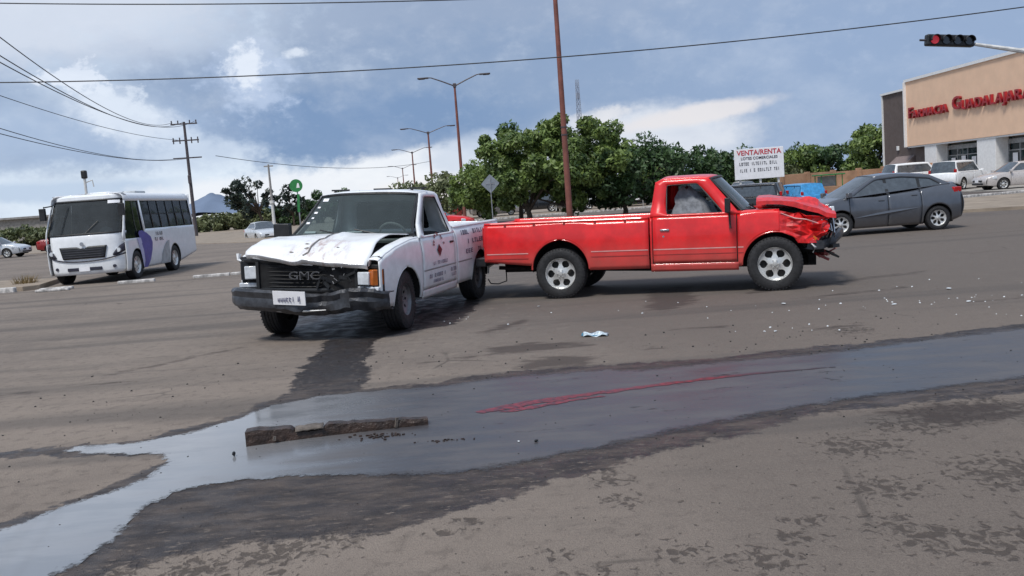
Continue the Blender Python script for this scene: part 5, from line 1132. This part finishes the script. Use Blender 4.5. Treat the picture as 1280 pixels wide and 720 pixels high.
# low red and white bits beside: tufts
def tuft(x, y, h, n, mat, label, cat='plant', name='grass_tuft', seed=0, spread=.3):
    rr = random.Random(seed); mb = MB()
    for k in range(n):
        a = rr.uniform(0, 2*PI); r_ = rr.uniform(0, spread); b = Vector((r_*math.cos(a), r_*math.sin(a), 0)); t_ = b*1.5+Vector((rr.uniform(-.1, .1), rr.uniform(-.1, .1), h*rr.uniform(.5, 1))); d = Vector((math.cos(a+1.5), math.sin(a+1.5), 0))*.012
        mb.add([b-d, b+d, t_], [(0, 1, 2)])
    o = mb.build(name, mat, None, 0); o.location = (x, y, .1); tag(o, label, cat); return o
M['straw'] = simple('dry_grass', (.26, .19, .09), .9, var=.4)
tuft(-13.9, 25.4, .32, 160, 'straw', 'dry brown tuft growing on the dirt island beside the bus', seed=3, spread=.35)

# ================================================================ TREES
def leaves(n_cl, per, R, cen, seed, leaf=.2, flat=.8, cl_r=.8, hole=0.0, base=None, top=None):
    r = np.random.RandomState(seed); d = r.normal(size=(n_cl, 3)); d /= np.linalg.norm(d, axis=1)[:, None]
    rad = r.uniform(.35, 1.0, n_cl)**.6; d[:, 2] = np.where(d[:, 2] < -.93, -d[:, 2]*.4, d[:, 2])
    cc = d*rad[:, None]*np.array(R)+np.array(cen); cr = cl_r*r.uniform(.45, 1.35, n_cl); cc = cc*(1+.10*r.normal(size=(n_cl, 1))*np.array([[1, 1, .5]]))
    L = np.repeat(cc, per, 0); q_ = r.normal(size=(n_cl*per, 3)); q_ /= np.linalg.norm(q_, axis=1)[:, None]
    L = L+q_*(r.uniform(.3, 1, (n_cl*per, 1))**.5)*np.repeat(cr, per)[:, None]*np.array([1, 1, flat])
    nrm = q_*.8+r.normal(size=q_.shape)*.7+np.array([0, 0, .35]); nrm /= np.linalg.norm(nrm, axis=1)[:, None]
    a = np.cross(nrm, r.normal(size=nrm.shape)); a /= np.linalg.norm(a, axis=1)[:, None]; b = np.cross(nrm, a)
    s_ = leaf*r.uniform(.6, 1.35, (len(L), 1)); v = np.stack([L-a*s_, L+b*s_*.45, L+a*s_, L-b*s_*.45], 1).reshape(-1, 3)
    return v, cc
def tree(name, loc, R, hgt, trunk_h, mat, label, seed, n_cl=60, per=120, leaf=.18, cl_r=.8, tr=.18, group=None, rz=0, lean=0, trunks=1):
    root = thing(name, loc, rz, label, 'tree', group); R = (R[0], R[1], max(R[2], (hgt-trunk_h*.75)/2)); cen = (lean, 0, hgt-R[2]); v, cc = leaves(n_cl, per, R, cen, seed, leaf, .8, cl_r)
    me = bpy.data.meshes.new('crown'); n = len(v); me.vertices.add(n); me.vertices.foreach_set('co', v.astype(np.float32).ravel()); me.loops.add(n); me.loops.foreach_set('vertex_index', np.arange(n, dtype=np.int32)); me.polygons.add(n//4); me.polygons.foreach_set('loop_start', np.arange(0, n, 4, dtype=np.int32)); me.update(calc_edges=True)
    me.materials.append(M[mat]); o = bpy.data.objects.new('crown', me); COL.objects.link(o); o.parent = root; o['kind'] = 'stuff'
    rr = random.Random(seed); 
    for t_ in range(trunks):
        mb = MB(); bx_ = (t_-(trunks-1)/2)*R[0]*.5; top = Vector((lean*.7+bx_*1.2, 0, cen[2]))
        mb.tube([(bx_, 0, -.1), (bx_+.05+lean*.2, .03, trunk_h*.5), (bx_+lean*.4-.04, 0, trunk_h), tuple(top)], [tr*1.3, tr, tr*.85, tr*.35], 8)
        for k in range(0, len(cc), max(1, len(cc)//(16//trunks))):
            c_ = Vector(cc[k]); s0 = Vector((bx_+lean*.4, 0, trunk_h*rr.uniform(.75, 1.1))); m_ = s0.lerp(c_, .5)+Vector((0, 0, .12*R[2])); mb.tube([s0, m_, c_], [tr*.5, tr*.3, tr*.1], 6)
        mb.build('trunk', 'bark', root)
    return root
tree('shade_tree', (2.5, 51.8, 0), (4.8, 3.4, 2.3), 6.0, .75, 'leafa', 'large broad crowned green tree behind the red pickup bed', 4, 150, 300, .14, .66, .16, trunks=2)
tree('shade_tree', (7.0, 52.5, 0), (3.7, 2.8, 1.9), 4.6, .6, 'leafb', 'dark green tree merging with the right side of the big shade tree', 9, 75, 230, .14, .7, .14)
tree('shade_tree', (-1.2, 56.5, 0), (2.5, 2.4, 1.7), 3.8, .8, 'leafa', 'lower green tree at the left edge of the big shade tree', 14, 44, 210, .14, .62, .12)
tree('poplar_tree', (.9, 56, 0), (1.3, 1.3, 2.3), 6.2, 2.0, 'leafb', 'narrow dark tree rising behind the left of the big shade tree', 31, 22, 150, .16, .55, .12)
GB = 'background trees beyond the junction'
bt = [(14.0, 88, 4.0, 5.6, 'leafb', 'dark bushy tree behind the red pickup roof, right of the big shade tree'), (18.5, 92, 4.4, 6.3, 'leafb', 'round dark tree behind the red cab windscreen'), (22.8, 93, 3.4, 5.7, 'leafb', 'dark tree directly left of the sale billboard'), (11.2, 84, 3.4, 5.6, 'leafa', 'mid green tree just right of the big shade tree'),
      (27.5, 96, 4.0, 4.6, 'leafc', 'low dusty green tree just right of the sale billboard'), (31.5, 97, 3.8, 4.7, 'leafa', 'low green tree between billboard and pharmacy'), (35.0, 98, 3.6, 5.2, 'leafb', 'green tree left of the tall tree beside the pharmacy'), (25.0, 99, 3.6, 4.4, 'leafb', 'dark low tree behind the sale billboard')]
for i, (x_, y_, r_, h_, m_, L_) in enumerate(bt): tree('background_tree', (x_, y_, 0), (r_*1.1, r_*.8, h_*.42), h_-.5, .3, m_, L_, 50+i, 44, 100, .26, 1.0, .14, GB)
tree('tall_tree', (34.0, 82, 0), (3.0, 2.8, 2.7), 5.9, .8, 'leafa', 'tall bright green tree touching the brown end of the pharmacy', 77, 46, 150, .22, .9, .16)
tree('bushy_tree', (-4.8, 72, 0), (2.6, 2.2, 1.5), 3.6, .8, 'leafc', 'light green bushy tree between the white cab and the street lamp foot', 81, 30, 110, .2, .7, .1)
tree('bushy_tree', (-1.6, 75, 0), (2.4, 2.2, 1.5), 3.4, .8, 'leafa', 'bushy tree under the diamond sign', 82, 26, 110, .2, .7, .1)
tree('bushy_tree', (-8.2, 80, 0), (2.8, 2.2, 1.4), 3.3, .7, 'leafc', 'pale green bush behind the white cab roof', 83, 26, 110, .2, .7, .1)
tree('wispy_tree', (-29.2, 107, 0), (3.1, 2.6, 2.7), 6.7, 2.2, 'leafd', 'dark ragged tree leaning left of the pale lower pole', 84, 30, 42, .30, .85, .16, lean=-1.0)
tree('wispy_tree', (-25.8, 108, 0), (1.8, 1.8, 2.0), 5.0, 1.6, 'leafd', 'small ragged tree just left of the half white utility pole', 85, 18, 40, .28, .7, .12)
lt = [(-41.5, 112, 3.4, 1.5, 'leafc', 'low olive bush right behind the bus tail'), (-36.5, 112, 3.4, 2.4, 'leafc', 'rounded olive bush below the mountain peak'), (-32.2, 113, 3.2, 2.7, 'leafc', 'olive bush under the ragged tree'), (-27.9, 114, 3.0, 2.9, 'leafb', 'dark bush at the foot of the ragged trees'),
      (-24.6, 116, 3.0, 3.9, 'leafb', 'very dark dense tree right of the half white utility pole'), (-20.8, 118, 3.2, 4.1, 'leafb', 'dark dense tree behind the white cab corner'), (-17.0, 120, 3.2, 3.9, 'leafb', 'dark tree hidden behind the white cab'), (-14, 118, 3.4, 3.8, 'leafb', 'dark tree seen through the white cab glass'),
      (-58, 104, 4.0, 2.6, 'leafc', 'low green bush between the silver sedan and the bus mirror'), (-52, 106, 4.4, 2.5, 'leafc', 'low green bush hidden beside the bus front'), (-64, 104, 4.0, 2.1, 'leafc', 'low bush at the left edge below the grey building')]
for i, (x_, y_, r_, h_, m_, L_) in enumerate(lt): tree('roadside_bush', (x_, y_, 0), (r_, r_*.8, h_*.46), h_-.3, .0, m_, L_, 120+i, 34, 90, .26, .75, .10, 'bushes along the far left roadside')

# far treeline and mountains
def ridge(name, pts, Y0, mat, depth, seed, amp):
    rr = random.Random(seed); mb = MB(); rows = []
    xs = lsp(pts[0][0], pts[-1][0], 90)
    for k in range(7):
        t_ = k/6; rows.append([(x+mn.noise(Vector((x*.004, k, seed)))*depth*.2, Y0+depth*(t_-.5)*2, max(-2, pl(pts, x)*math.sin(PI*(.08+.84*t_))**.8*(1+amp*mn.fractal(Vector((x*.006, t_*3, seed)), .7, 2, 4)))-1) for x in xs])
    o = mb.grid(rows).build(name, mat, None, 60); tag(o, kind='structure'); return o
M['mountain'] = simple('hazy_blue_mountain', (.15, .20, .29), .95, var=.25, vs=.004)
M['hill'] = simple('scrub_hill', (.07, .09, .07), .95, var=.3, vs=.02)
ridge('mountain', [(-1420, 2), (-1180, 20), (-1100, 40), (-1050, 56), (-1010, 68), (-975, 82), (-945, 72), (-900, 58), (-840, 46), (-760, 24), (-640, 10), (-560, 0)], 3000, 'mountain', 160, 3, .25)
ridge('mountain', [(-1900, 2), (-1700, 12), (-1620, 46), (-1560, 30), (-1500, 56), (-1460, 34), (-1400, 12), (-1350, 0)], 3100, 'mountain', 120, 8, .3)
ridge('hill', [(-900, 1), (-600, 5), (-300, 4), (0, 6), (300, 5), (700, 6), (1000, 2)], 900, 'hill', 60, 5, .4)
# long grey building far left
LB = thing('long_building', (-72, 122, 0), D(6), 'long low pale grey building at the far left edge behind bushes', 'building')
MB().box((0, 0, 1.75), (32, 8, 3.5)).build('wall', 'concrete', LB, 0); MB().box((0, 0, 3.62), (33, 9, .26)).build('roof', 'polegrey', LB, 0)
for k in range(6): MB().box((-12+k*4.8, -4.02, 1.9), (1.6, .06, 1.0)).build('window', 'tint', LB, 0)
tree('roadside_tree', (-82, 112, 0), (3.5, 3, 1.6), 4.4, 1, 'leafb', 'dark tree top above the grey building at the left edge', 140, 20, 80, .26, .9, .1)
# brown adobe wall by the car park
AW = thing('adobe_wall', (19.2, 62, 0), math.atan2(4.0, 17.0), 'long rough peach brown wall between the billboard and the pharmacy', 'wall')
rr = random.Random(2)
for k in range(9): MB().box((1+k*2.05, 0, .80), (2.02, .30, 1.68+rr.uniform(-.05, .05))).build('wall_panel', 'adobe', AW, 0, 0, .02)
for k in range(10): MB().box((k*2.05, -.03, .86), (.26, .40, 1.80)).build('pilaster', 'adobe', AW, 0, 0, .02)
# small stall with green frame in front of the wall
KS = thing('kiosk', (20.9, 57.5, 0), .1, 'small greenish market stand before the brown wall', 'kiosk')
MB().box((0, 0, .35), (1.3, .9, .7)).build('counter', 'adobe', KS, 0, 0, .02); MB().box((0, 0, 1.46), (1.7, 1.2, .08)).build('roof', 'green', KS, 0, 0, .02); MB().box((0, .3, 1.05), (1.2, .06, .65)).build('back_panel', 'busgrey', KS, 0, 0, .01)
for a in (-.7, .7):
    for b in (-.45, .45): MB().tube([(a, b, 0), (a, b, 1.44)], .03, 6).build('post', 'green', KS)
# low white guard rail in the tree car park
GR = thing('guard_rail', (10.6, 70, 0), math.atan2(1.2, 6), 'thin pale rail above the cars left of the red cab', 'railing')
MB().box((3.2, 0, 1.62), (6.6, .08, .08)).build('rail', 'polegrey', GR, 0)
for k in range(4): MB().box((.2+k*2.0, 0, .8), (.07, .07, 1.6)).build('post', 'polegrey', GR, 0)

# ================================================================ POLES, LAMPS, SIGNS, WIRES
def lamp(loc, label):
    L = thing('street_lamp', loc, 0, label, 'street lamp', 'double armed street lamps'); return L
LP = None
for (x_, y_, L_) in ((-3.07, 65.66, 'nearest and tallest double armed street lamp left of the big tree'), (-8.64, 107.57, 'second nearest double armed street lamp above the white cab'), (-14.58, 145.9, 'third street lamp in the receding row'), (-23.06, 205.7, 'fourth street lamp in the receding row'), (-32.4, 273.7, 'farthest tiny street lamp at the end of the row')):
    if LP is None:
        LP = thing('street_lamp', (x_, y_, 0), 0, L_, 'street lamp', 'double armed street lamps')
        MB().tube([(0, 0, 0), (0, 0, 5), (0, 0, 10)], [.14, .11, .075], 12).build('pole', 'polebrown', LP); MB().box((0, 0, .2), (.5, .5, .4)).build('base', 'concrete', LP, 0, 0, .03); MB().box((0, 0, 9.9), (.24, .24, .3)).build('bracket', 'poledark', LP, 0, 0, .03)
        for sg in (1, -1):
            a = MB().tube([(0, 0, 9.85), (sg*.9, 0, 10.25), (sg*1.65, 0, 10.55), (sg*1.9, 0, 10.58)], [.05, .045, .04, .035], 8).build('arm', 'poledark', LP)
            MB().box((sg*2.25, 0, 10.56), (.80, .28, .10)).box((sg*2.35, 0, 10.50), (.45, .2, .05)).build('lamp_head', 'poledark', a, 30, 0, .03)
    else:
        c = copy_tree(LP); c.location = (x_, y_, 0); tag(c, L_)
        if y_ > 100: c.scale = (1.25, 1.25, 1)
o = thing('tall_pole', (2.48, 35, 0), 0, 'tall slim reddish brown pole rising out of the photo top', 'pole')
MB().tube([(0, 0, 0), (0, 0, 5), (.0, 0, 13)], [.125, .105, .07], 14).build('shaft', 'polebrown', o); MB().box((0, 0, .12), (.5, .5, .24)).build('base', 'concrete', o, 0, 0, .02)
for z_ in (3.8, 4.1): MB().cyl((0, 0, z_), .125, .05, 'z', 14).build('collar', 'poledark', o)
UT = thing('utility_pole', (-30.8, 88.17, 0), .15, 'tall utility pole with three crossarms behind the bus', 'utility pole')
MB().tube([(0, 0, 0), (0, 0, 11.2)], [.19, .12], 12).build('shaft', 'poledark', UT)
for z_, wd_ in ((11.0, 2.5), (9.4, 2.5), (7.7, 2.7)):
    c = MB().box((0, -.1, z_), (wd_, .12, .12)).build('crossarm', 'poledark', UT, 0)
    for k in (-1.15, -.55, .55, 1.15):
        if z_ > 8: MB().cyl((k, -.1, z_+(.18 if z_ > 10 else 0)), .06, .34 if z_ > 10 else .6, 'z', 8).build('insulator', 'poledark', c)
MB().box((0, -.2, 5.6), (.3, .3, .8)).build('junction_box', 'poledark', UT, 0, 0, .03)
UP = thing('utility_pole', (-24.0, 92, 0), 0, 'slim grey utility pole with a white painted lower half', 'utility pole')
MB().tube([(0, 0, 4.6), (0, 0, 11)], [.26, .18], 10).build('shaft', 'polegrey', UP); MB().tube([(0, 0, 0), (0, 0, 4.6)], [.34, .28], 10).build('painted_base', 'polewhite', UP); MB().box((0, 0, 10.7), (1.9, .2, .2)).build('crossarm', 'polegrey', UP, 0); MB().cyl((0, 0, 4.7), .5, .5, 'z', 10).build('collar', 'polewhite', UP); UP.scale = (.5, .5, .61)
GS = thing('round_sign', (-13.94, 60, 0), 0, 'round green sign with a white mark on a pole behind the white cab', 'sign')
MB().cyl((0, 0, 3.37), .43, .07, 'y', 28).build('disc', 'green', GS); MB().tube([(.04, .05, 0), (.04, .05, 3.1)], .045, 8).build('post', 'galv', GS); MB().box((.06, 0, 2.2), (.16, .06, 1.2), ry=.06).build('lower_panel', 'green', GS, 0)
MB().add([(.02, -.045, 3.22), (.24, -.045, 3.22), (.20, -.045, 3.52), (.10, -.045, 3.54)], [(0, 1, 2, 3)]).build('white_mark', 'plate', GS, 0)
DS = thing('diamond_sign', (-.72, 46.2, 0), 0, 'bare grey diamond traffic sign seen from behind on a thin post', 'sign')
q_ = .52; MB().prism(round_poly([(0, q_), (q_, 0), (0, -q_), (-q_, 0)], .06) and [(p[0], -.03, 2.42+p[1]) for p in round_poly([(0, q_), (q_, 0), (0, -q_), (-q_, 0)], .07)], (0, .012, 0)).build('plate', 'greyplate', DS, 20)
MB().box((0, -.055, 1.35), (.05, .03, 2.75)).build('post', 'galv', DS, 0); MB().box((0, -.04, 2.42), (.5, .03, .05)).build('brace', 'galv', DS, 0); DS.scale = (.93, .93, .955)
TC = thing('traffic_signal', (-27.98, 60, 0), 0, 'dark signal head on a pale pole poking above the bus roof', 'traffic signal')
MB().tube([(0, 0, 0), (0, 0, 4.9)], .09, 8).build('pole', 'polewhite', TC); MB().box((0, 0, 5.15), (.34, .34, .55)).build('signal_head', 'blackplastic', TC, 0, 0, .08); MB().tube([(0, 0, 4.6), (.5, 0, 4.75), (.55, 0, 4.3)], .04, 6).build('bracket', 'polewhite', TC)
TW = thing('radio_mast', (35.49, 400, 0), .4, 'distant thin lattice radio mast above the big tree', 'mast')
mb = MB(); z_ = 0
for a, b in ((-1, -1), (1, -1), (1, 1), (-1, 1)): mb.tube([(a*1.3, b*1.3, 0), (a*.5, b*.5, 51)], .14, 4)
for k in range(20):
    z0, z1 = k*2.5, k*2.5+2.5; r0, r1 = 1.3-.8*z0/51, 1.3-.8*z1/51; P4 = ((-1, -1), (1, -1), (1, 1), (-1, 1))
    for i in range(4): a, b = P4[i], P4[(i+1) % 4]; mb.tube([(a[0]*r0, a[1]*r0, z0), (b[0]*r1, b[1]*r1, z1)], .09, 3); mb.tube([(a[0]*r0, a[1]*r0, z0), (b[0]*r0, b[1]*r0, z0)], .08, 3)
mb.build('lattice', 'lattice', TW, 0)['kind'] = 'stuff'; MB().box((0, 0, 44), (1.3, 1.3, 2.5)).build('antenna_panel', 'lattice', TW, 0)
# billboard
BB = thing('billboard', (12.6, 44, 0), .02, 'white sale and rent billboard on three white posts', 'billboard')
MB().box((0, 0, 2.29), (2.44, .08, 1.50)).build('board', 'plate', BB, 0, 0, .01)
for k, (a, z0) in enumerate(((-.95, 0), (.05, 0), (.95, 0))): MB().box((a, .08, .95), (.09, .09, 1.95)).build('post', 'polewhite', BB, 0)
def bt_(txt, size, z, mat, nm, sx=1., off=.0): put_text(nm, text_mesh(txt, size, .004, off, 'CENTER', sx), mat, BB, (0, -.047, z), (1, 0, 0), (0, 0, 1))
bt_('VENTA/RENTA', .34, 2.83, 'redink', 'red_heading', .98, .006); bt_('LOTES COMERCIALES', .19, 2.56, 'ink', 'board_lettering', 1.0, .002)
for j, z0 in enumerate((2.22, 1.90)):
    mb = MB(); strokes(2.0, .16, 20, 41+j, lambda u, v: (-1.0+u, -.046, z0+v), mb); mb.build('board_lettering', 'ink', BB, 0)['kind'] = 'stuff'
# traffic light on a mast arm
TL = thing('traffic_light', (14.9, 24, 0), 0, 'horizontal four lens traffic light with red lit on a pale mast arm', 'traffic light')
MB().tube([(0, 0, 0), (0, 0, 4.3)], [.13, .10], 12).build('pole', 'galv', TL); MB().tube([(0, 0, 4.2), (-1.2, 0, 4.46), (-2.15, 0, 4.66)], [.075, .06, .045], 8).build('mast_arm', 'polewhite', TL)
hz_ = 4.80; h = MB().box((-2.83, 0, hz_), (1.28, .20, .30), ry=.10).build('signal_housing', 'blackplastic', TL, 0, 0, .04)
for k in range(4):
    x_ = -3.27+k*.30; z_ = hz_+.044-.030*k
    MB().cyl((x_, -.115, z_), .105, .04, 'y', 18).build('lens', ('redlight', 'tint', 'tint', 'tint')[k], h)
    rows = [[(x_+.125*math.cos(a), -.10-d, z_+.125*math.sin(a)) for a in lsp(-.2, PI+.2, 14)] for d in (0, .14)]; MB().grid(rows).build('visor', 'blackplastic', h, 30, .01)
MB().tube([(-3.46, 0, hz_+.06), (-3.62, 0, hz_+.075)], .03, 6).build('end_bracket', 'poledark', TL)
# wires
def wire(P0, P1, sag, r, label, n=40, grp=None):
    P0, P1 = Vector(P0), Vector(P1); pts = [P0.lerp(P1, t_)-Vector((0, 0, sag*4*t_*(1-t_))) for t_ in lsp(0, 1, n)]
    o = MB().tube(pts, r, 5).build('power_line', 'wire'); tag(o, label, 'cable', grp); return o
wire((-45, 30, 9.79), (45, 30, 9.52), 3.63, .020, 'long dark cable sagging across the whole sky', 80)
wire((-45, 30, 12.8), (45, 30, 9.14), 2.9, .020, 'cable crossing only the top left edge of the sky', 80)
WG = 'cables running down to the utility pole'
for z0, dx, xe, ze, sg_, L_ in ((11.2, -1.1, -14.2, 8.5, 1.6, 'uppermost cable swooping to the utility pole top'), (11.2, 0, -14.3, 7.7, 1.6, 'second cable swooping to the utility pole top'), (11.2, 1.1, -14.4, 7.4, 1.6, 'third cable swooping to the utility pole top'), (9.5, -.8, -21.3, 9.4, 1.0, 'faint middle cable reaching the second crossarm'), (7.7, -.9, -18.8, 7.12, 1.2, 'upper of two low cables to the lowest crossarm'), (7.7, .6, -18.7, 6.55, 1.2, 'lower of two low cables to the lowest crossarm')):
    wire((-30.8+dx, 88.1, z0), (xe, 22, ze), sg_, .020, L_, 40, WG)
wire((-28, 88, 7.7), (-12, 150, 8.5), 1.2, .03, 'thin cable leaving the utility pole away from the camera', 20)

# ================================================================ DEBRIS
PK = thing('plank', (-1.26, 6.07, 0), math.atan2(.23, 1.24), 'broken dark brown timber lying in the puddle', 'timber')
rr = random.Random(8); rows = []
for i, x_ in enumerate(lsp(-.64, .60, 30)):
    t_ = i/29; h = .105-.055*t_+rr.uniform(-.006, .006)-(.035 if .27 < t_ < .42 else 0); wd_ = .075-.025*t_; yo = .02*math.sin(t_*4)
    rows.append([(x_, yo-wd_, .0), (x_, yo-wd_+rr.uniform(-.004, .004), h*.55), (x_, yo-wd_+.006, h), (x_, yo, h+rr.uniform(-.004, .006)), (x_, yo+wd_-.01, h-.005), (x_, yo+wd_, 0)])
mb = MB().grid(rows); mb.poly(rows[0]); mb.poly(list(reversed(rows[-1]))); mb.build('board', 'wood', PK, 22)
rows = [[(x_, y_+.02*math.sin(x_*4)*0, z_+rr.uniform(-.004, .004)) for y_, z_ in ((-.066, .066), (-.03, .078), (.03, .080), (.060, .062))] for x_ in lsp(-.31, -.12, 8)]
MB().grid(rows).build('split_face', 'woodpale', PK, 20, .01)
for a, b, c_, d_ in ((.38, -.062, .045, .07), (.56, -.045, .030, .04), (-.45, -.082, .04, .03)): MB().box((a, b, c_), (.018, .014, d_), ry=.2, rz=.4).build('splinter', 'woodpale', PK, 0)
mb = MB()
for k in range(60):
    a, b = rr.gauss(-.98, .10), rr.gauss(5.90, .035); s_ = rr.uniform(.004, .013); mb.box((a, b, s_*.4+.004), (s_*1.6, s_, s_*.8), rz=rr.uniform(0, 3))
for k in range(30):
    a, b = rr.gauss(-.5, .10), rr.gauss(5.66, .012); s_ = rr.uniform(.003, .010); mb.box((a, b, s_*.4+.004), (s_*1.6, s_, s_*.8), rz=rr.uniform(0, 3))
tag(mb.build('wood_crumbs', 'wood', None, 0), 'dark crumbs of broken wood scattered on the water below the timber', 'debris', kind='stuff')
def lump(name, x, y, s_, mat, label, cat, seed, flat=.6, z=.004):
    rr = random.Random(seed); rows = []
    for i in range(5):
        f_ = math.sin(PI*(i+.3)/5.2); rows.append([(s_*f_*math.cos(2*PI*k/8)*rr.uniform(.7, 1.2), s_*.6*f_*math.sin(2*PI*k/8)*rr.uniform(.7, 1.2), s_*flat*i/4) for k in range(8)])
    mb = MB().grid(rows, True); mb.poly(rows[-1]); o = mb.build(name, mat, None, 25); o.location = (x, y, z); o.rotation_euler = (0, 0, rr.uniform(0, 6)); tag(o, label, cat); return o
lump('plastic_bit', -1.89, 5.66, .018, 'blackplastic', 'small black bit floating at the left of the puddle below the timber', 'debris', 1, 1.8)
lump('plastic_bit', .08, 5.47, .016, 'blackplastic', 'tiny round black bit near the puddle middle', 'debris', 2, 1.0)
lump('plastic_bit', -.03, 5.5, .010, 'shard', 'tiny white bit beside the round black bit in the puddle', 'debris', 3, .8)
LT = thing('crumpled_packet', (.86, 9.42, 0), -.25, 'crumpled white and blue packet lying on the road below the red pickup bed', 'litter')
rows = [[(x_, y_, .025+.014*math.sin(x_*38+y_*30)+(.012 if abs(y_) < .03 else -.012)) for y_ in lsp(-.06, .06, 6)] for x_ in lsp(-.13, .13, 10)]
MB().grid(rows).build('wrapper', 'litter', LT, 18, .006)
MB().grid([[(p[0]*1.02-.02, p[1]*1.15+.03, .012+abs(p[2])*.35) for p in r_] for r_ in rows]).build('blue_side', 'litterblue', LT, 18, .006)
mb = MB(); rr = random.Random(17)
for cx_, cy_, n_, sx_, sy_ in ((3.2, 11.0, 14, .9, .5), (4.1, 10.3, 26, .8, .25), (5.2, 10.0, 26, .5, .2), (2.9, 8.9, 14, .35, .12), (5.4, 11.6, 10, .6, .3), (4.6, 8.9, 8, .6, .2), (1.2, 11.5, 8, .8, .5), (-.7, 11.6, 10, .25, .5), (6.3, 9.9, 16, .5, .2)):
    for k in range(int(n_*.6)):
        a, b = rr.gauss(cx_, sx_), rr.gauss(cy_, sy_); s_ = rr.uniform(.005, .017)*(1.8 if rr.random() < .08 else 1); mb.box((a, b, s_*.35), (s_*1.5, s_, s_*.6), rz=rr.uniform(0, 3), ry=rr.uniform(-.4, .4), taper=.5)
tag(mb.build('glass_fragments', 'shard', None, 0), 'white crumbs of broken glass and plastic strewn over the road by the pickups', 'debris', kind='stuff')
for k, (a, b, s_) in enumerate(((3.30, 10.75, .045), (4.35, 10.05, .035), (5.45, 11.0, .05), (2.62, 8.85, .03), (.35, 12.3, .03), (5.1, 9.85, .04))):
    lump('broken_piece', a, b, s_, 'shard', ('white broken lamp piece below the red pickup front wheel', 'pale shard lying right of the front wheel debris', 'pale broken piece farthest right near the grey car', 'pale shard just above the black trim strip', 'small pale shard beneath the red pickup door', 'pale flat shard right of the middle of the debris field')[k], 'debris', 20+k, .3)
mb = MB(); rr = random.Random(23)
for k in range(420):
    a, b = rr.uniform(-4.5, 4.5), rr.uniform(3.0, 9.5); s_ = rr.uniform(.003, .009)*(b/5); mb.box((a, b, s_*.4), (s_*1.4, s_, s_*.8), rz=rr.uniform(0, 3), taper=.6)
tag(mb.build('road_grit', 'hub', None, 0), 'loose dark grit scattered over the asphalt', 'gravel', kind='stuff')
ORD = ['leftmost', 'second', 'third', 'fourth', 'fifth', 'sixth', 'seventh', 'eighth', 'ninth', 'tenth', 'eleventh', 'twelfth', 'thirteenth', 'fourteenth']
ks = {}
for o in bpy.data.objects:
    if o.get('category') == 'kerb' and o.get('group'): ks.setdefault(o['group'], []).append(o)
for g_, L in ks.items():
    L.sort(key=lambda o: o.location.x/max(1, o.location.y))
    for k, o in enumerate(L): o['label'] = ORD[k]+(' from the left of the ' if k else ' of the ')+g_
# small details joined on purpose are marked as such
for o in bpy.data.objects:
    if o.parent and o.type == 'MESH' and any(k in o.name for k in ('lettering', 'torn_', 'broken_', 'seam', 'loose_trim', 'bent_', 'radiator_support', 'swoosh')) and 'kind' not in o and 'bumper_seam' not in o.name:
        if any(k in o.name for k in ('lettering', 'torn_', 'broken_', 'door_seam')): o['kind'] = 'stuff'
